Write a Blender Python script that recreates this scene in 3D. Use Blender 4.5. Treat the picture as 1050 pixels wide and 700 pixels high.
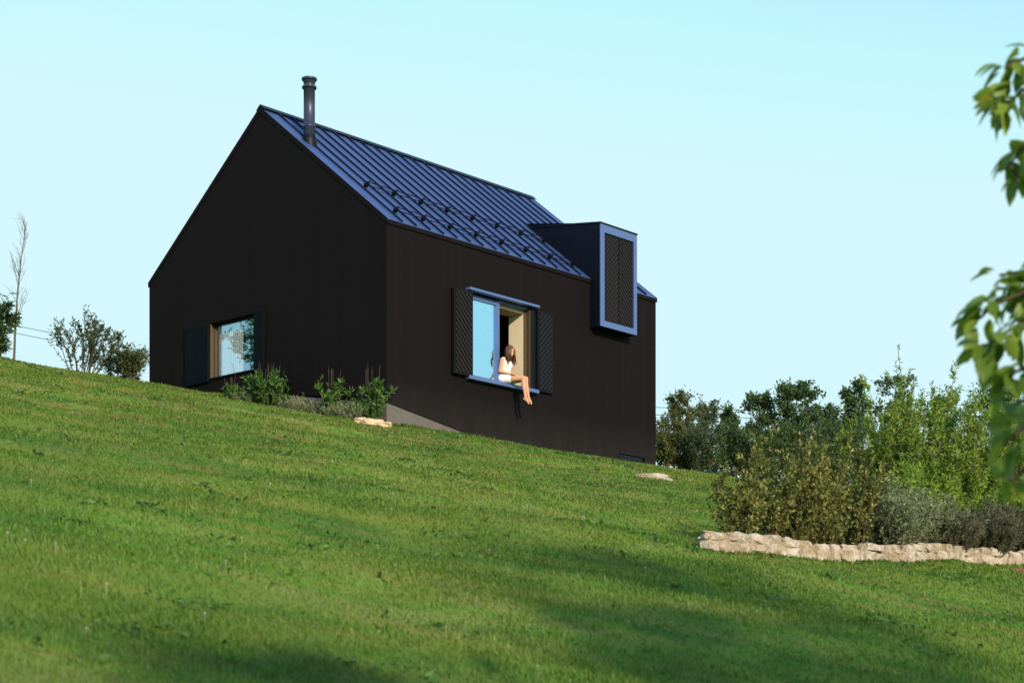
import bpy, bmesh, math, random
import numpy as np
from mathutils import Vector, Matrix
R = math.radians
random.seed(7); RNG = np.random.default_rng(7)
scene = bpy.context.scene
for o in list(bpy.data.objects): bpy.data.objects.remove(o)

# ------------------------------------------------------------------ camera
cam_d = bpy.data.cameras.new('camera'); cam = bpy.data.objects.new('camera', cam_d)
scene.collection.objects.link(cam); scene.camera = cam
cam_d.sensor_width = 36; cam_d.lens = 65.55; cam_d.shift_y = 0.400
cam_d.clip_start = 0.1; cam_d.clip_end = 3000
cam.location = (0, 0, 0); cam.rotation_euler = (R(90), 0, 0)
cam_d.dof.use_dof = True; cam_d.dof.focus_distance = 41; cam_d.dof.aperture_fstop = 4.0
# ------------------------------------------------------------------ world, sun, exposure
SUN_AZ = 155.0      # clockwise from +Y, degrees
SUN_EL = 22.0
w = bpy.data.worlds.new('World'); scene.world = w; w.use_nodes = True
nt = w.node_tree; nt.nodes.clear()
sky = nt.nodes.new('ShaderNodeTexSky'); sky.sky_type = 'NISHITA'; sky.sun_disc = False
sky.sun_elevation = R(SUN_EL); sky.sun_rotation = R(SUN_AZ)
sky.altitude = 300; sky.air_density = 1.3; sky.dust_density = 0.3; sky.ozone_density = 1.0
tint = nt.nodes.new('ShaderNodeMix'); tint.data_type = 'RGBA'; tint.blend_type = 'MULTIPLY'
tint.inputs[0].default_value = 1.0; tint.inputs[7].default_value = (0.92, 1.04, 1.0, 1)
bg = nt.nodes.new('ShaderNodeBackground'); bg.inputs[1].default_value = 0.15
wo = nt.nodes.new('ShaderNodeOutputWorld')
nt.links.new(sky.outputs[0], tint.inputs[6]); cap = nt.nodes.new('ShaderNodeMix'); cap.data_type = 'RGBA'; cap.blend_type = 'DARKEN'; cap.inputs[0].default_value = 1.0; cap.inputs[7].default_value = (2.55, 3.60, 3.80, 1)
nt.links.new(tint.outputs[2], cap.inputs[6]); nt.links.new(cap.outputs[2], bg.inputs[0]); nt.links.new(bg.outputs[0], wo.inputs[0])
sd = bpy.data.lights.new('sun', 'SUN'); sun = bpy.data.objects.new('sun', sd); scene.collection.objects.link(sun)
sd.energy = 3.0; sd.angle = R(2.2); sd.color = (1.0, 0.84, 0.62)
sv = Vector((math.sin(R(SUN_AZ))*math.cos(R(SUN_EL)), math.cos(R(SUN_AZ))*math.cos(R(SUN_EL)), math.sin(R(SUN_EL))))
sun.rotation_euler = sv.to_track_quat('Z', 'Y').to_euler(); sun.location = sv*50
vs = scene.view_settings; vs.view_transform = 'Standard'; vs.look = 'None'; vs.exposure = 0.8; vs.gamma = 1; vs.use_curve_mapping = False

# ------------------------------------------------------------------ helpers
def tag(o, label=None, cat=None, group=None, kind=None):
    if label: o['label'] = label
    if cat: o['category'] = cat
    if group: o['group'] = group
    if kind: o['kind'] = kind
    return o
def empty(name, loc, rz=0, label=None, cat=None, group=None):
    o = bpy.data.objects.new(name, None); scene.collection.objects.link(o)
    o.location = loc; o.rotation_euler = (0, 0, rz); o.empty_display_size = .2
    return tag(o, label, cat, group)
def link_mesh(name, me, mat, parent=None):
    o = bpy.data.objects.new(name, me); scene.collection.objects.link(o)
    if mat: me.materials.append(mat)
    if parent: o.parent = parent
    return o
class MB:
    def __init__(s): s.v = []; s.f = []
    def poly(s, pts): n = len(s.v); s.v += [tuple(p) for p in pts]; s.f.append(tuple(range(n, n+len(pts))))
    def hexa(s, b, t):
        n = len(s.v); s.v += [tuple(p) for p in b] + [tuple(p) for p in t]; k = len(b)
        s.f.append(tuple(n+i for i in reversed(range(k)))); s.f.append(tuple(n+k+i for i in range(k)))
        for i in range(k): j = (i+1) % k; s.f.append((n+i, n+j, n+k+j, n+k+i))
    def box(s, x0, x1, y0, y1, z0, z1):
        s.hexa([(x0,y0,z0),(x1,y0,z0),(x1,y1,z0),(x0,y1,z0)], [(x0,y0,z1),(x1,y0,z1),(x1,y1,z1),(x0,y1,z1)])
    def prism_x(s, poly, x0, x1): s.hexa([(x0,a,b) for a,b in poly], [(x1,a,b) for a,b in poly])   # poly in (y,z)
    def prism_y(s, poly, y0, y1): s.hexa([(a,y0,b) for a,b in poly], [(a,y1,b) for a,b in poly])   # poly in (x,z)
    def tube(s, pts, rad, k=6, cap=True):
        pts = [Vector(p) for p in pts]; n0 = len(s.v)
        if not hasattr(rad, '__len__'): rad = [rad]*len(pts)
        for i, p in enumerate(pts):
            d = (pts[min(i+1, len(pts)-1)] - pts[max(i-1, 0)])
            d = d.normalized() if d.length > 1e-9 else Vector((0,0,1))
            a = Vector((0,0,1)) if abs(d.z) < .9 else Vector((1,0,0))
            e1 = d.cross(a).normalized(); e2 = d.cross(e1)
            for j in range(k):
                t = 2*math.pi*j/k; s.v.append(tuple(p + (e1*math.cos(t) + e2*math.sin(t))*rad[i]))
        for i in range(len(pts)-1):
            for j in range(k):
                a, b = n0+i*k+j, n0+i*k+(j+1) % k; s.f.append((a, b, b+k, a+k))
        if cap:
            s.f.append(tuple(n0+j for j in reversed(range(k)))); m = n0+(len(pts)-1)*k; s.f.append(tuple(m+j for j in range(k)))
    def build(s, name, mat, parent=None, smooth=False, bevel=0):
        me = bpy.data.meshes.new(name); me.from_pydata(s.v, [], s.f); me.update()
        bm = bmesh.new(); bm.from_mesh(me); bmesh.ops.recalc_face_normals(bm, faces=bm.faces); bm.to_mesh(me); bm.free()
        if smooth: me.shade_smooth()
        o = link_mesh(name, me, mat, parent)
        if bevel:
            b = o.modifiers.new('bevel', 'BEVEL'); b.width = bevel; b.segments = 2; b.limit_method = 'ANGLE'
        return o

def np_mesh(name, V, F, mat, parent=None, rnd=None, smooth=False):
    """V (n,3); F (m,k) all same k; rnd per-face float"""
    me = bpy.data.meshes.new(name)
    F = np.asarray(F); m, k = F.shape
    me.vertices.add(len(V)); me.vertices.foreach_set('co', np.asarray(V, dtype=np.float32).ravel())
    me.loops.add(m*k); me.loops.foreach_set('vertex_index', F.astype(np.int32).ravel())
    me.polygons.add(m); me.polygons.foreach_set('loop_start', np.arange(0, m*k, k, dtype=np.int32))
    if rnd is not None:
        a = me.attributes.new('rnd', 'FLOAT', 'FACE'); a.data.foreach_set('value', np.asarray(rnd, dtype=np.float32))
    me.update(calc_edges=True)
    if smooth: me.shade_smooth()
    return link_mesh(name, me, mat, parent)

class NM:      # small node-material builder
    def __init__(s, name):
        s.m = bpy.data.materials.new(name); s.m.use_nodes = True; s.t = s.m.node_tree; s.t.nodes.clear()
        s.out = s.t.nodes.new('ShaderNodeOutputMaterial')
    def n(s, typ, **kw):
        x = s.t.nodes.new(typ)
        for k, v in kw.items():
            if k.startswith('i_'):
                key = k[2:]; x.inputs[int(key) if key.isdigit() else key.replace('_', ' ')].default_value = v
            else: setattr(x, k, v)
        return x
    def l(s, a, b): s.t.links.new(a, b)
    def math(s, op, a, b=None, c=None):
        x = s.n('ShaderNodeMath', operation=op)
        for i, q in enumerate((a, b, c)):
            if q is None: continue
            if isinstance(q, (int, float)): x.inputs[i].default_value = q
            else: s.l(q, x.inputs[i])
        return x.outputs[0]
    def noise(s, scale, detail=4, rough=.55, vec=None, coord='Object', stretch=None):
        if vec is None:
            vec = s.n('ShaderNodeTexCoord').outputs[coord]
        if stretch:
            mp = s.n('ShaderNodeMapping'); mp.inputs['Scale'].default_value = stretch; s.l(vec, mp.inputs[0]); vec = mp.outputs[0]
        x = s.n('ShaderNodeTexNoise', i_Scale=scale, i_Detail=detail, i_Roughness=rough); s.l(vec, x.inputs['Vector']); return x.outputs['Fac']
    def ramp(s, fac, stops):
        x = s.n('ShaderNodeValToRGB'); e = x.color_ramp.elements
        while len(e) < len(stops): e.new(.5)
        for q, (p, c) in zip(e, stops): q.position = p; q.color = (*c, 1) if len(c) == 3 else c
        s.l(fac, x.inputs[0]); return x.outputs[0]
    def mix(s, fac, a, b, mode='MIX'):
        x = s.n('ShaderNodeMix', data_type='RGBA', blend_type=mode)
        for i, q in ((0, fac), (6, a), (7, b)):
            if isinstance(q, (int, float)): x.inputs[i].default_value = q
            elif isinstance(q, tuple): x.inputs[i].default_value = (*q, 1)
            else: s.l(q, x.inputs[i])
        return x.outputs[2]
    def pbr(s, col, rough=.6, metal=0, spec=.5, bump=None, bstr=.3, bdist=.02, **kw):
        p = s.n('ShaderNodeBsdfPrincipled')
        for key, q in (('Base Color', col), ('Roughness', rough), ('Metallic', metal), ('Specular IOR Level', spec)):
            if isinstance(q, (int, float)): p.inputs[key].default_value = q
            elif isinstance(q, tuple): p.inputs[key].default_value = (*q, 1)
            else: s.l(q, p.inputs[key])
        for key, q in kw.items(): p.inputs[key.replace('_', ' ')].default_value = q
        if bump is not None:
            b = s.n('ShaderNodeBump', i_Strength=bstr, i_Distance=bdist); s.l(bump, b.inputs['Height']); s.l(b.outputs[0], p.inputs['Normal'])
        s.l(p.outputs[0], s.out.inputs[0]); return s.m

def leaf_mat(name, stops, trans=.35, rough=.5, clump=1.2):
    q = NM(name)
    r = q.n('ShaderNodeAttribute', attribute_name='rnd').outputs['Fac']
    nz = q.noise(clump, 2)
    f = q.math('ADD', q.math('MULTIPLY', r, .6), q.math('MULTIPLY', q.math('SUBTRACT', nz, .2), .7))
    c = q.ramp(f, stops)
    p = q.n('ShaderNodeBsdfPrincipled', i_Roughness=rough); p.inputs['Specular IOR Level'].default_value = .35
    q.l(c, p.inputs['Base Color'])
    t = q.n('ShaderNodeBsdfTranslucent'); tc = q.mix(.35, c, (.25, .33, .03)); q.l(tc, t.inputs[0])
    m = q.n('ShaderNodeMixShader', i_0=trans); q.l(p.outputs[0], m.inputs[1]); q.l(t.outputs[0], m.inputs[2]); q.l(m.outputs[0], q.out.inputs[0])
    return q.m
def flat_mat(name, col, rough=.6, metal=0, spec=.5, nscale=8, var=.25, **kw):
    q = NM(name); f = q.noise(nscale, 4)
    c = q.mix(f, tuple(x*(1-var) for x in col), tuple(x*(1+var) for x in col))
    return q.pbr(c, rough, metal, spec, bump=f, bstr=.08, bdist=.01, **kw)

# ------------------------------------------------------------------ terrain
def height(X, Y):
    X = np.asarray(X, dtype=float); Y = np.asarray(Y, dtype=float)
    def soft(a, lo, hi, k):
        a = np.where(a > hi-k, hi-k + k*np.tanh((a-hi+k)/k), a)
        return np.where(a < lo+k, lo+k - k*np.tanh((lo+k-a)/k), a)
    Xc = soft(X, -45, 45, 15); Yc = soft(Y, -25, 75, 15)
    a = -1.60 + .205*Yc - .162*Xc; b = .53 + .1533*Yc - .162*Xc
    k = .35; h = np.clip(.5 + .5*(b-a)/k, 0, 1)
    z = b*(1-h) + a*h - k*h*(1-h)
    near = np.exp(-((Y-25)/30)**2)
    z = z + near*(.012*np.sin(X*3.7+Y*1.2+np.sin(Y*2.3))*np.sin(Y*3.1-X*.8) + .010*np.sin(X*5.3-Y*2.7+1.5*np.sin(X*1.1)) + .035*np.sin(X*.9+Y*.35+1) + .03*np.sin(Y*1.1-X*.5) + .018*np.sin(X*2.1-Y*1.7+2) + .015*np.sin(X*1.3+Y*2.6))
    # the small mound at the upper left of the lawn
    z = z + .16*np.exp(-(((X+11.6)/1.6)**2 + ((Y-40.6)/1.0)**2)) - .14*np.exp(-(((X+11.4)/2.2)**2 + ((Y-39.2)/.6)**2))
    return z
def H1(x, y): return float(height(x, y))
FPX = 1912.0
def at(px, Y, py=None):
    """world point seen in the photo at column px and depth Y (row py, or on the ground)"""
    X = (px-525)/FPX*Y
    return Vector((X, Y, H1(X, Y) if py is None else (770-py)/FPX*Y))

def grass_color(q):
    """green / yellow-green / dry patches in world space"""
    co = q.n('ShaderNodeTexCoord').outputs['Object']
    n1 = q.noise(.55, 5, .6, vec=co, stretch=(.75, 1.6, 1))
    n2 = q.noise(2.2, 5, .65, vec=co, stretch=(.45, 1.5, 1))
    n3 = q.noise(.16, 3, .5, vec=co)
    c = q.ramp(n1, [(.39, (0.056, 0.168, 0.024)), (.47, (0.097, 0.233, 0.029)), (.545, (0.156, 0.290, 0.039)), (.64, (0.246, 0.316, 0.076))])
    dry = q.ramp(n2, [(.47, (0, 0, 0)), (.62, (1, 1, 1))])
    far = q.n('ShaderNodeSeparateXYZ'); q.l(co, far.inputs[0])
    fr = q.n('ShaderNodeMapRange'); fr.inputs[1].default_value = 14; fr.inputs[2].default_value = 32; fr.inputs[3].default_value = .35; fr.inputs[4].default_value = 1.0
    q.l(far.outputs[1], fr.inputs[0])
    c = q.mix(q.math('MULTIPLY', q.math('MULTIPLY', dry, .95), fr.outputs[0]), c, (0.370, 0.224, 0.092))
    dk = q.ramp(n3, [(.4, (0, 0, 0)), (.6, (1, 1, 1))])
    c = q.mix(q.math('MULTIPLY', dk, .45), c, (0.087, 0.170, 0.025))
    yel = q.ramp(q.noise(.30, 3, .5, vec=co, stretch=(.8, 1.2, 1)), [(.42, (0, 0, 0)), (.62, (1, 1, 1))])
    c = q.mix(q.math('MULTIPLY', yel, .40), c, (0.188, 0.234, 0.029))
    return c
def build_terrain():
    def axis(lo, hi, f0, f1, fine, n):
        mid = np.arange(f0, f1+1e-6, fine)
        a = f0 - (np.geomspace(1, 1+f0-lo, n)[1:]-1)[::-1]; b = f1 + np.geomspace(1, 1+hi-f1, n)[1:]-1
        return np.concatenate([a, mid, b])
    xs = axis(-1200, 1200, -18, 18, .22, 26); ys = axis(-600, 1800, 4, 62, .22, 26)
    XX, YY = np.meshgrid(xs, ys); ZZ = height(XX, YY)
    V = np.stack([XX, YY, ZZ], -1).reshape(-1, 3); nx, ny = len(xs), len(ys)
    i = (np.arange(ny-1)[:, None]*nx + np.arange(nx-1)[None]).ravel()
    F = np.stack([i, i+1, i+1+nx, i+nx], 1)
    q = NM('lawn_ground'); c = grass_color(q)
    fine = q.noise(38, 4, .7); c = q.mix(q.ramp(fine, [(.35, (0,0,0)), (.65, (1,1,1))]), q.mix(.45, c, (.05, .05, .02)), c)
    m = q.pbr(c, .95, spec=.1, bump=fine, bstr=.6, bdist=.03)
    tag(np_mesh('ground', V, F, m, smooth=True), kind='structure')
build_terrain()

HC = Vector((-2.677, 40.0, 0)); HA = R(48.2); HL, HW = 9.46, 8.26
UX = Vector((math.cos(HA), math.sin(HA), 0)); VX = Vector((-math.sin(HA), math.cos(HA), 0))
def in_house(X, Y, m=0.0):
    u = (X-HC.x)*UX.x + (Y-HC.y)*UX.y; v = (X-HC.x)*VX.x + (Y-HC.y)*VX.y
    return (u > -m) & (u < HL+m) & (v > -m) & (v < HW+m)
def build_grass():
    rng = np.random.default_rng(3)
    N = 560000
    # depth distribution: density ~ Y^-1.3 over a wedge wider than the view
    t = rng.random(N); a, b = 6.0**.75, 52.0**.75
    Y = (a + (b-a)*t)**(1/.75); X = (rng.random(N)*2-1)*(.31*Y+.8)
    keep = ~in_house(X, Y, .02)
    # thinner and thicker stands
    den = .5 + .5*np.sin(X*1.7+1.3*np.sin(Y*.8))*np.sin(Y*1.3+1.1*np.sin(X*.9)); keep &= rng.random(N) < .55+.45*den
    X, Y = X[keep], Y[keep]; den = den[keep]; n = len(X)
    Z = height(X, Y)
    s = (Y/10)
    hgt = (.026 + .03*rng.random(n)**1.6)*(.75+.5*den)*(.9+.06*(s-1)) 
    tall = rng.random(n) < .012; hgt = np.where(tall, hgt*2.0, hgt)
    wid = (.0028 + .0024*rng.random(n))*s**.9; wid = np.where(tall, wid*.6, wid)
    th = rng.random(n)*2*np.pi; lean = (.25+.75*rng.random(n))
    dx, dy = np.cos(th), np.sin(th)
    px, py = -dy, dx      # blade width direction
    B = np.stack([X, Y, Z-.004], 1); D = np.stack([dx, dy, 0*dx], 1); P = np.stack([px, py, 0*px], 1); U = np.array([0, 0, 1.])
    h = hgt[:, None]; wv = (wid[:, None])*P; le = lean[:, None]
    v0 = B-wv; v1 = B+wv; m = B + U*h*.62 + D*h*le*.28; v2 = m+wv*.75; v3 = m-wv*.75; v4 = B + U*h*(1-.25*le) + D*h*le*.85
    V = np.stack([v0, v1, v2, v3, v4], 1).reshape(-1, 3)
    i = np.arange(n)*5
    F = np.concatenate([np.stack([i, i+1, i+2], 1), np.stack([i, i+2, i+3], 1), np.stack([i+3, i+2, i+4], 1)])
    r = rng.random(n); 
    q = NM('grass_blades'); c = grass_color(q)
    rr = q.n('ShaderNodeAttribute', attribute_name='rnd').outputs['Fac']
    c = q.mix(.38, c, q.ramp(rr, [(0, (0.058, 0.149, 0.024)), (.45, (0.097, 0.207, 0.029)), (.8, (0.166, 0.282, 0.041)), (.93, (0.234, 0.294, 0.072)), (1, (0.370, 0.351, 0.144))]))
    p = q.n('ShaderNodeBsdfPrincipled', i_Roughness=.55); p.inputs['Specular IOR Level'].default_value = .25; q.l(c, p.inputs['Base Color'])
    t = q.n('ShaderNodeBsdfTranslucent'); q.l(c, t.inputs[0])
    mx = q.n('ShaderNodeMixShader', i_0=.38); q.l(p.outputs[0], mx.inputs[1]); q.l(t.outputs[0], mx.inputs[2]); q.l(mx.outputs[0], q.out.inputs[0])
    o = np_mesh('grass', V, F, q.m, rnd=np.concatenate([r, r, r]))
    tag(o, 'short mown lawn grass covering the hillside', 'grass', kind='stuff')
build_grass()

# ------------------------------------------------------------------ materials of the house
def cladding():
    q = NM('black_timber_cladding'); tc = q.n('ShaderNodeTexCoord').outputs['Object']
    sp = q.n('ShaderNodeSeparateXYZ'); q.l(tc, sp.inputs[0])
    s = q.math('MULTIPLY', q.math('ADD', sp.outputs[0], sp.outputs[1]), 1/.115)
    fr = q.math('FRACT', s); fl = q.math('FLOOR', s)
    wn = q.n('ShaderNodeTexWhiteNoise', noise_dimensions='1D'); q.l(fl, wn.inputs['W'])
    gr = q.math('SMOOTH_MIN', q.math('MULTIPLY', fr, 9), q.math('MULTIPLY', q.math('SUBTRACT', 1, fr), 9), .3); gr = q.math('MINIMUM', gr, 1)
    grain = q.noise(6, 6, .7, vec=tc, stretch=(9, 9, .35)); wea = q.noise(.5, 4, .6, vec=tc)
    c = q.mix(wn.outputs[0], (.0056, .0034, .0040), (.0078, .0050, .0058))
    c = q.mix(q.math('MULTIPLY', grain, .5), c, (.0078, .0064, .0080)); c = q.mix(q.math('MULTIPLY', wea, .4), c, (.0036, .0034, .0040))
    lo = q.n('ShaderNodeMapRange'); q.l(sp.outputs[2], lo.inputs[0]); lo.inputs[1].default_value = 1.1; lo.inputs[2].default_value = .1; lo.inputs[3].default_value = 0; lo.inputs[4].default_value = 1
    raking = q.noise(1.6, 5, .7, vec=tc, stretch=(2.5, 2.5, .5))
    c = q.mix(q.math('MULTIPLY', q.math('MULTIPLY', lo.outputs[0], raking), .8), c, (.030, .026, .025))  # raking sunlight low on the wall, put into the colour as pale streaks
    hgt = q.math('ADD', gr, q.math('MULTIPLY', grain, .12))
    return q.pbr(c, .75, spec=.10, bump=hgt, bstr=.32, bdist=.006)
M = {}
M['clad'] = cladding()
def roof_mat():
    q = NM('roof_metal_sky_tinted'); n = q.noise(.9, 4, .6); n2 = q.noise(14, 3)
    c = q.mix(n, (.058, .108, .31), (.075, .132, .37))  # blue of the reflected sky is put into the base colour
    sx = q.n('ShaderNodeSeparateXYZ'); q.l(q.n('ShaderNodeTexCoord').outputs['Object'], sx.inputs[0])
    wn = q.n('ShaderNodeTexWhiteNoise', noise_dimensions='1D'); q.l(q.math('FLOOR', q.math('MULTIPLY', sx.outputs[0], 22/9.46)), wn.inputs['W'])
    c = q.mix(q.math('MULTIPLY', wn.outputs[0], .28), c, (.030, .062, .19))
    st = q.noise(3, 5, .7, stretch=(4, .5, .5)); c = q.mix(q.math('MULTIPLY', q.math('SUBTRACT', st, .35), .35), c, (.10, .14, .25))
    r = q.n('ShaderNodeMapRange'); r.inputs[3].default_value = .34; r.inputs[4].default_value = .5; q.l(n2, r.inputs[0])
    return q.pbr(c, r.outputs[0], .35, .5, bump=q.noise(2.5, 2), bstr=.12, bdist=.02)
M['roof'] = roof_mat()
M['seam'] = flat_mat('roof_seam_metal', (.008, .013, .035), .45, .3)
M['trim'] = flat_mat('blue_grey_powder_coated_metal', (.095, .155, .36), .42, .3, .5, 3, .1)
M['darkmetal'] = flat_mat('near_black_sheet_metal', (.003, .0045, .012), .5, .2, .25, 3, .2)
M['shutter'] = flat_mat('black_shutter_timber', (.005, .0045, .006), .6, 0, .15, 20, .35)
M['slat'] = flat_mat('black_shutter_slat', (.015, .012, .014), .55, 0, .18, 20, .3)
M['slatshade'] = flat_mat('black_shutter_slat_blue_shade', (.008, .009, .016), .5, 0, .2, 20, .3)  # right front slats: bluish shade put into the colour; basement frame shares it
M['gableshutter'] = flat_mat('blue_black_painted_shutter', (.0022, .0040, .0066), .6, 0, .10, 20, .2)
M['concrete'] = flat_mat('concrete', (.12, .11, .105), .9, 0, .2, 12, .25)
M['plaster'] = flat_mat('cream_plaster', (.88, .76, .55), .85, 0, .2, 6, .05)
M['soffit'] = flat_mat('grey_beige_board', (.30, .25, .19), .8, 0, .2, 6, .1)
M['wood'] = flat_mat('brown_oak', (.085, .055, .03), .6, 0, .3, 15, .25)
M['dark'] = flat_mat('dark_interior', (.03, .025, .02), .9, 0, .1)
M['curtain'] = flat_mat('white_curtain_cloth', (.85, .85, .82), .9, 0, .1, 3, .03, Emission_Strength=0)
M['pipe'] = flat_mat('chimney_steel', (.045, .055, .095), .42, .4, .5, 10, .12)
M['guard'] = flat_mat('black_snow_guard', (.004, .004, .006), .6, 0, .15)
def glass(name, refl, tint):
    q = NM(name); g = q.n('ShaderNodeBsdfGlossy', i_Roughness=.02); g.inputs[0].default_value = (*tint, 1)
    wob = q.noise(1.3, 1); b = q.n('ShaderNodeBump', i_Strength=.03, i_Distance=.02); q.l(wob, b.inputs['Height']); q.l(b.outputs[0], g.inputs['Normal'])
    t = q.n('ShaderNodeBsdfTransparent'); m = q.n('ShaderNodeMixShader', i_0=refl)
    q.l(t.outputs[0], m.inputs[1]); q.l(g.outputs[0], m.inputs[2]); q.l(m.outputs[0], q.out.inputs[0]); return q.m
M['glass1'] = glass('reflective_window_glass', .85, (.52, .85, 1.0))
M['glass2'] = glass('window_glass', .36, (.55, .82, 1.0))

# ------------------------------------------------------------------ house
ZB = 7.0
house = empty('house', (HC.x, HC.y, ZB), HA, 'black timber-clad gabled house with a blue-grey standing seam roof on the grassy hill', 'house')
def lz(z): return z-ZB
EZ, RZ, SL = 11.44, 14.75, (14.75-11.44)/(HW/2)
RT = .09      # roof thickness (vertical)
T = .30
def rtop(v): return EZ + SL*min(v, HW-v)
# front wall with window, basement window and dormer notch
w_ = MB()
def fw(u0, u1, z0, z1): w_.box(u0, u1, 0, T, lz(z0), lz(z1))
WT = EZ-.03
w_.prism_y([(0, lz(7.49)), (2.42, lz(7.15)), (2.42, lz(WT)), (0, lz(WT))], 0, T)
fw(2.42, 2.60, 6.2, WT); fw(2.60, 4.66, 6.2, 8.40); fw(2.60, 4.66, 10.33, WT); fw(4.66, 7.98, 6.2, WT)
fw(7.98, 9.02, 6.2, 6.95); fw(7.98, 9.02, 7.37, WT); fw(9.02, HL, 6.2, WT)
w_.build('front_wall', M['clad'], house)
g = MB(); E = -.02   # gable wall stands 20 mm proud of the front wall's end
def gp(poly, u0=E, u1=T): g.prism_x([(v, lz(z)) for v, z in poly], u0, u1)
def rt(v): return rtop(v)-RT
g2 = .0
gp([(0.003,7.49),(3.2,8.08),(3.2,rt(3.2)),(0.003,rt(0.0)+.02)])
gp([(3.2,6.6),(4.13,6.6),(4.13,rt(4.13)),(3.2,rt(3.2))])
gp([(4.13,6.6),(4.30,6.6),(4.30,rt(4.3)),(4.13,rt(4.13))])
gp([(4.30,6.6),(5.94,6.6),(5.94,8.75),(4.30,8.75)]); gp([(4.30,10.07),(5.94,10.07),(5.94,rt(5.94)),(4.30,rt(4.3))])
gp([(5.94,6.6),(HW,6.6),(HW,rt(HW)+.02),(5.94,rt(5.94))])
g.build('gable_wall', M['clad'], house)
b = MB()
b.prism_x([(0.002, lz(6.2)), (HW, lz(6.2)), (HW, lz(rt(HW))), (HW/2, lz(rt(HW/2))), (0.002, lz(rt(0)))], HL-T+.3, HL+.0)
b.v = []; b.f = []
b.prism_x([(T+.002, lz(6.2)), (HW-.002, lz(6.2)), (HW-.002, lz(rt(HW))), (HW/2, lz(rt(HW/2))), (T+.002, lz(rt(T)))], HL-T, HL-.003)
b.box(T+.002, HL-T-.002, HW-T, HW-.004, lz(6.2), lz(rt(HW)-.01))
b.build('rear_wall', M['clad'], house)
p_ = MB(); p_.box(.03, 2.9, .03, T-.02, lz(6.0), lz(7.48)); p_.build('plinth', M['concrete'], house)
p2 = MB(); p2.prism_x([(.03, lz(6.0)), (3.9, lz(6.0)), (3.9, lz(8.04)), (3.2, lz(8.04)), (.03, lz(7.478))], .012, .028); p2.build('plinth', M['concrete'], house)
fl = MB(); fl.box(T+.01, HL-T-.01, T+.01, HW-T-.01, lz(8.05), lz(8.2)); fl.build('floor_slab', M['dark'], house)
pt = MB(); pt.box(T+.02, HL-T-.02, 2.2, 2.3, lz(8.2), lz(11.2)); pt.build('partition', M['soffit'], house)
# roof
r = MB()
for s in (0, 1):
    f = (lambda v: v) if s == 0 else (lambda v: HW-v)
    r.prism_x([(f(-.02), lz(rtop(0)-.016-RT)), (f(HW/2), lz(RZ-RT)), (f(HW/2), lz(RZ)), (f(-.02), lz(rtop(0)-.016))], -.026, HL+.008)
roof = r.build('roof', M['roof'], house)
for x0 in (-.037, HL+.009):
    vt = MB()
    for s in (0, 1):
        f = (lambda v: v) if s == 0 else (lambda v: HW-v)
        vt.prism_x([(f(-.03), lz(rtop(0)-.13)), (f(HW/2), lz(RZ-.12)), (f(HW/2), lz(RZ+.012)), (f(-.03), lz(rtop(0)-.012))], x0, x0+.010)
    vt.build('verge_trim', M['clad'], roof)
for y0 in (-.031, HW+.021):
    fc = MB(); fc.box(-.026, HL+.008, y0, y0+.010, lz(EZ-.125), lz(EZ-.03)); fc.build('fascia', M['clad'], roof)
sm = MB(); nrm = Vector((0, -SL, 1)).normalized(); NP = 22; SP = HL/NP
for i in range(1, NP):
    x = i*SP
    for s in (0, 1):
        pr = []
        for v, e in ((-.02, 0), (HW/2-.05, 0)):
            z = rtop(v); a = Vector((0, v, lz(z)+.001)); bq = a + nrm*.045; pr.append((a, bq))
        f = (lambda v: v) if s == 0 else (lambda v: HW-v)
        poly = [(f(pr[0][0].y), pr[0][0].z), (f(pr[1][0].y), pr[1][0].z), (f(pr[1][1].y), pr[1][1].z), (f(pr[0][1].y), pr[0][1].z)]
        if s == 0 and 6.80 < x < 8.30: 
            v0 = 2.0; z = rtop(v0); a = Vector((0, v0, lz(z)+.001)); bq = a+nrm*.045
            poly = [(a.y, a.z), poly[1], poly[2], (bq.y, bq.z)]
        sm.prism_x(poly, x-.011, x+.011)
sm.build('standing_seam', M['seam'], roof)
rc = MB()
for s in (0, 1):
    f = (lambda v: v) if s == 0 else (lambda v: HW-v)
    c0 = HW/2
    rc.prism_x([(f(c0-.13), lz(rtop(c0-.13)+.048)), (f(c0), lz(RZ+.05)), (f(c0), lz(RZ+.07)), (f(c0-.14), lz(rtop(c0-.14)+.066))], -.03, HL+.012)
rc.build('ridge_cap', M['seam'], roof)
# snow guards
for vrow in (.34, 1.26):
    ro = MB()
    xs = [.58+.86*i for i in range(8)] if vrow > 1 else [.58+.86*i for i in range(8)]
    xs = [x for x in xs if x < 6.78]
    for x in xs:
        br = MB(); base = Vector((x, vrow, lz(rtop(vrow)))); dn = Vector((0, -1, -SL)).normalized()
        p0 = base + nrm*.045; 
        for k in (-.02, .02):
            br.box(x+k-.006, x+k+.006, base.y-.05, base.y+.05, base.z+.03, base.z+.10)
        br.tube([p0, p0+nrm*.15], .012, 6); br.tube([base-dn*.12+nrm*.05, p0+nrm*.13], .007, 5)
        br.build('snow_guard', M['guard'], roof)
    for (xa, xb) in ((xs[0]-.12, 6.83),):
        for hh in (.08, .15):
            a = Vector((xa, vrow, lz(rtop(vrow)))) + nrm*hh; ro.tube([a, a+Vector((xb-xa, 0, 0))], .010, 6)
    ro.build('snow_rail', M['guard'], roof)
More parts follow.
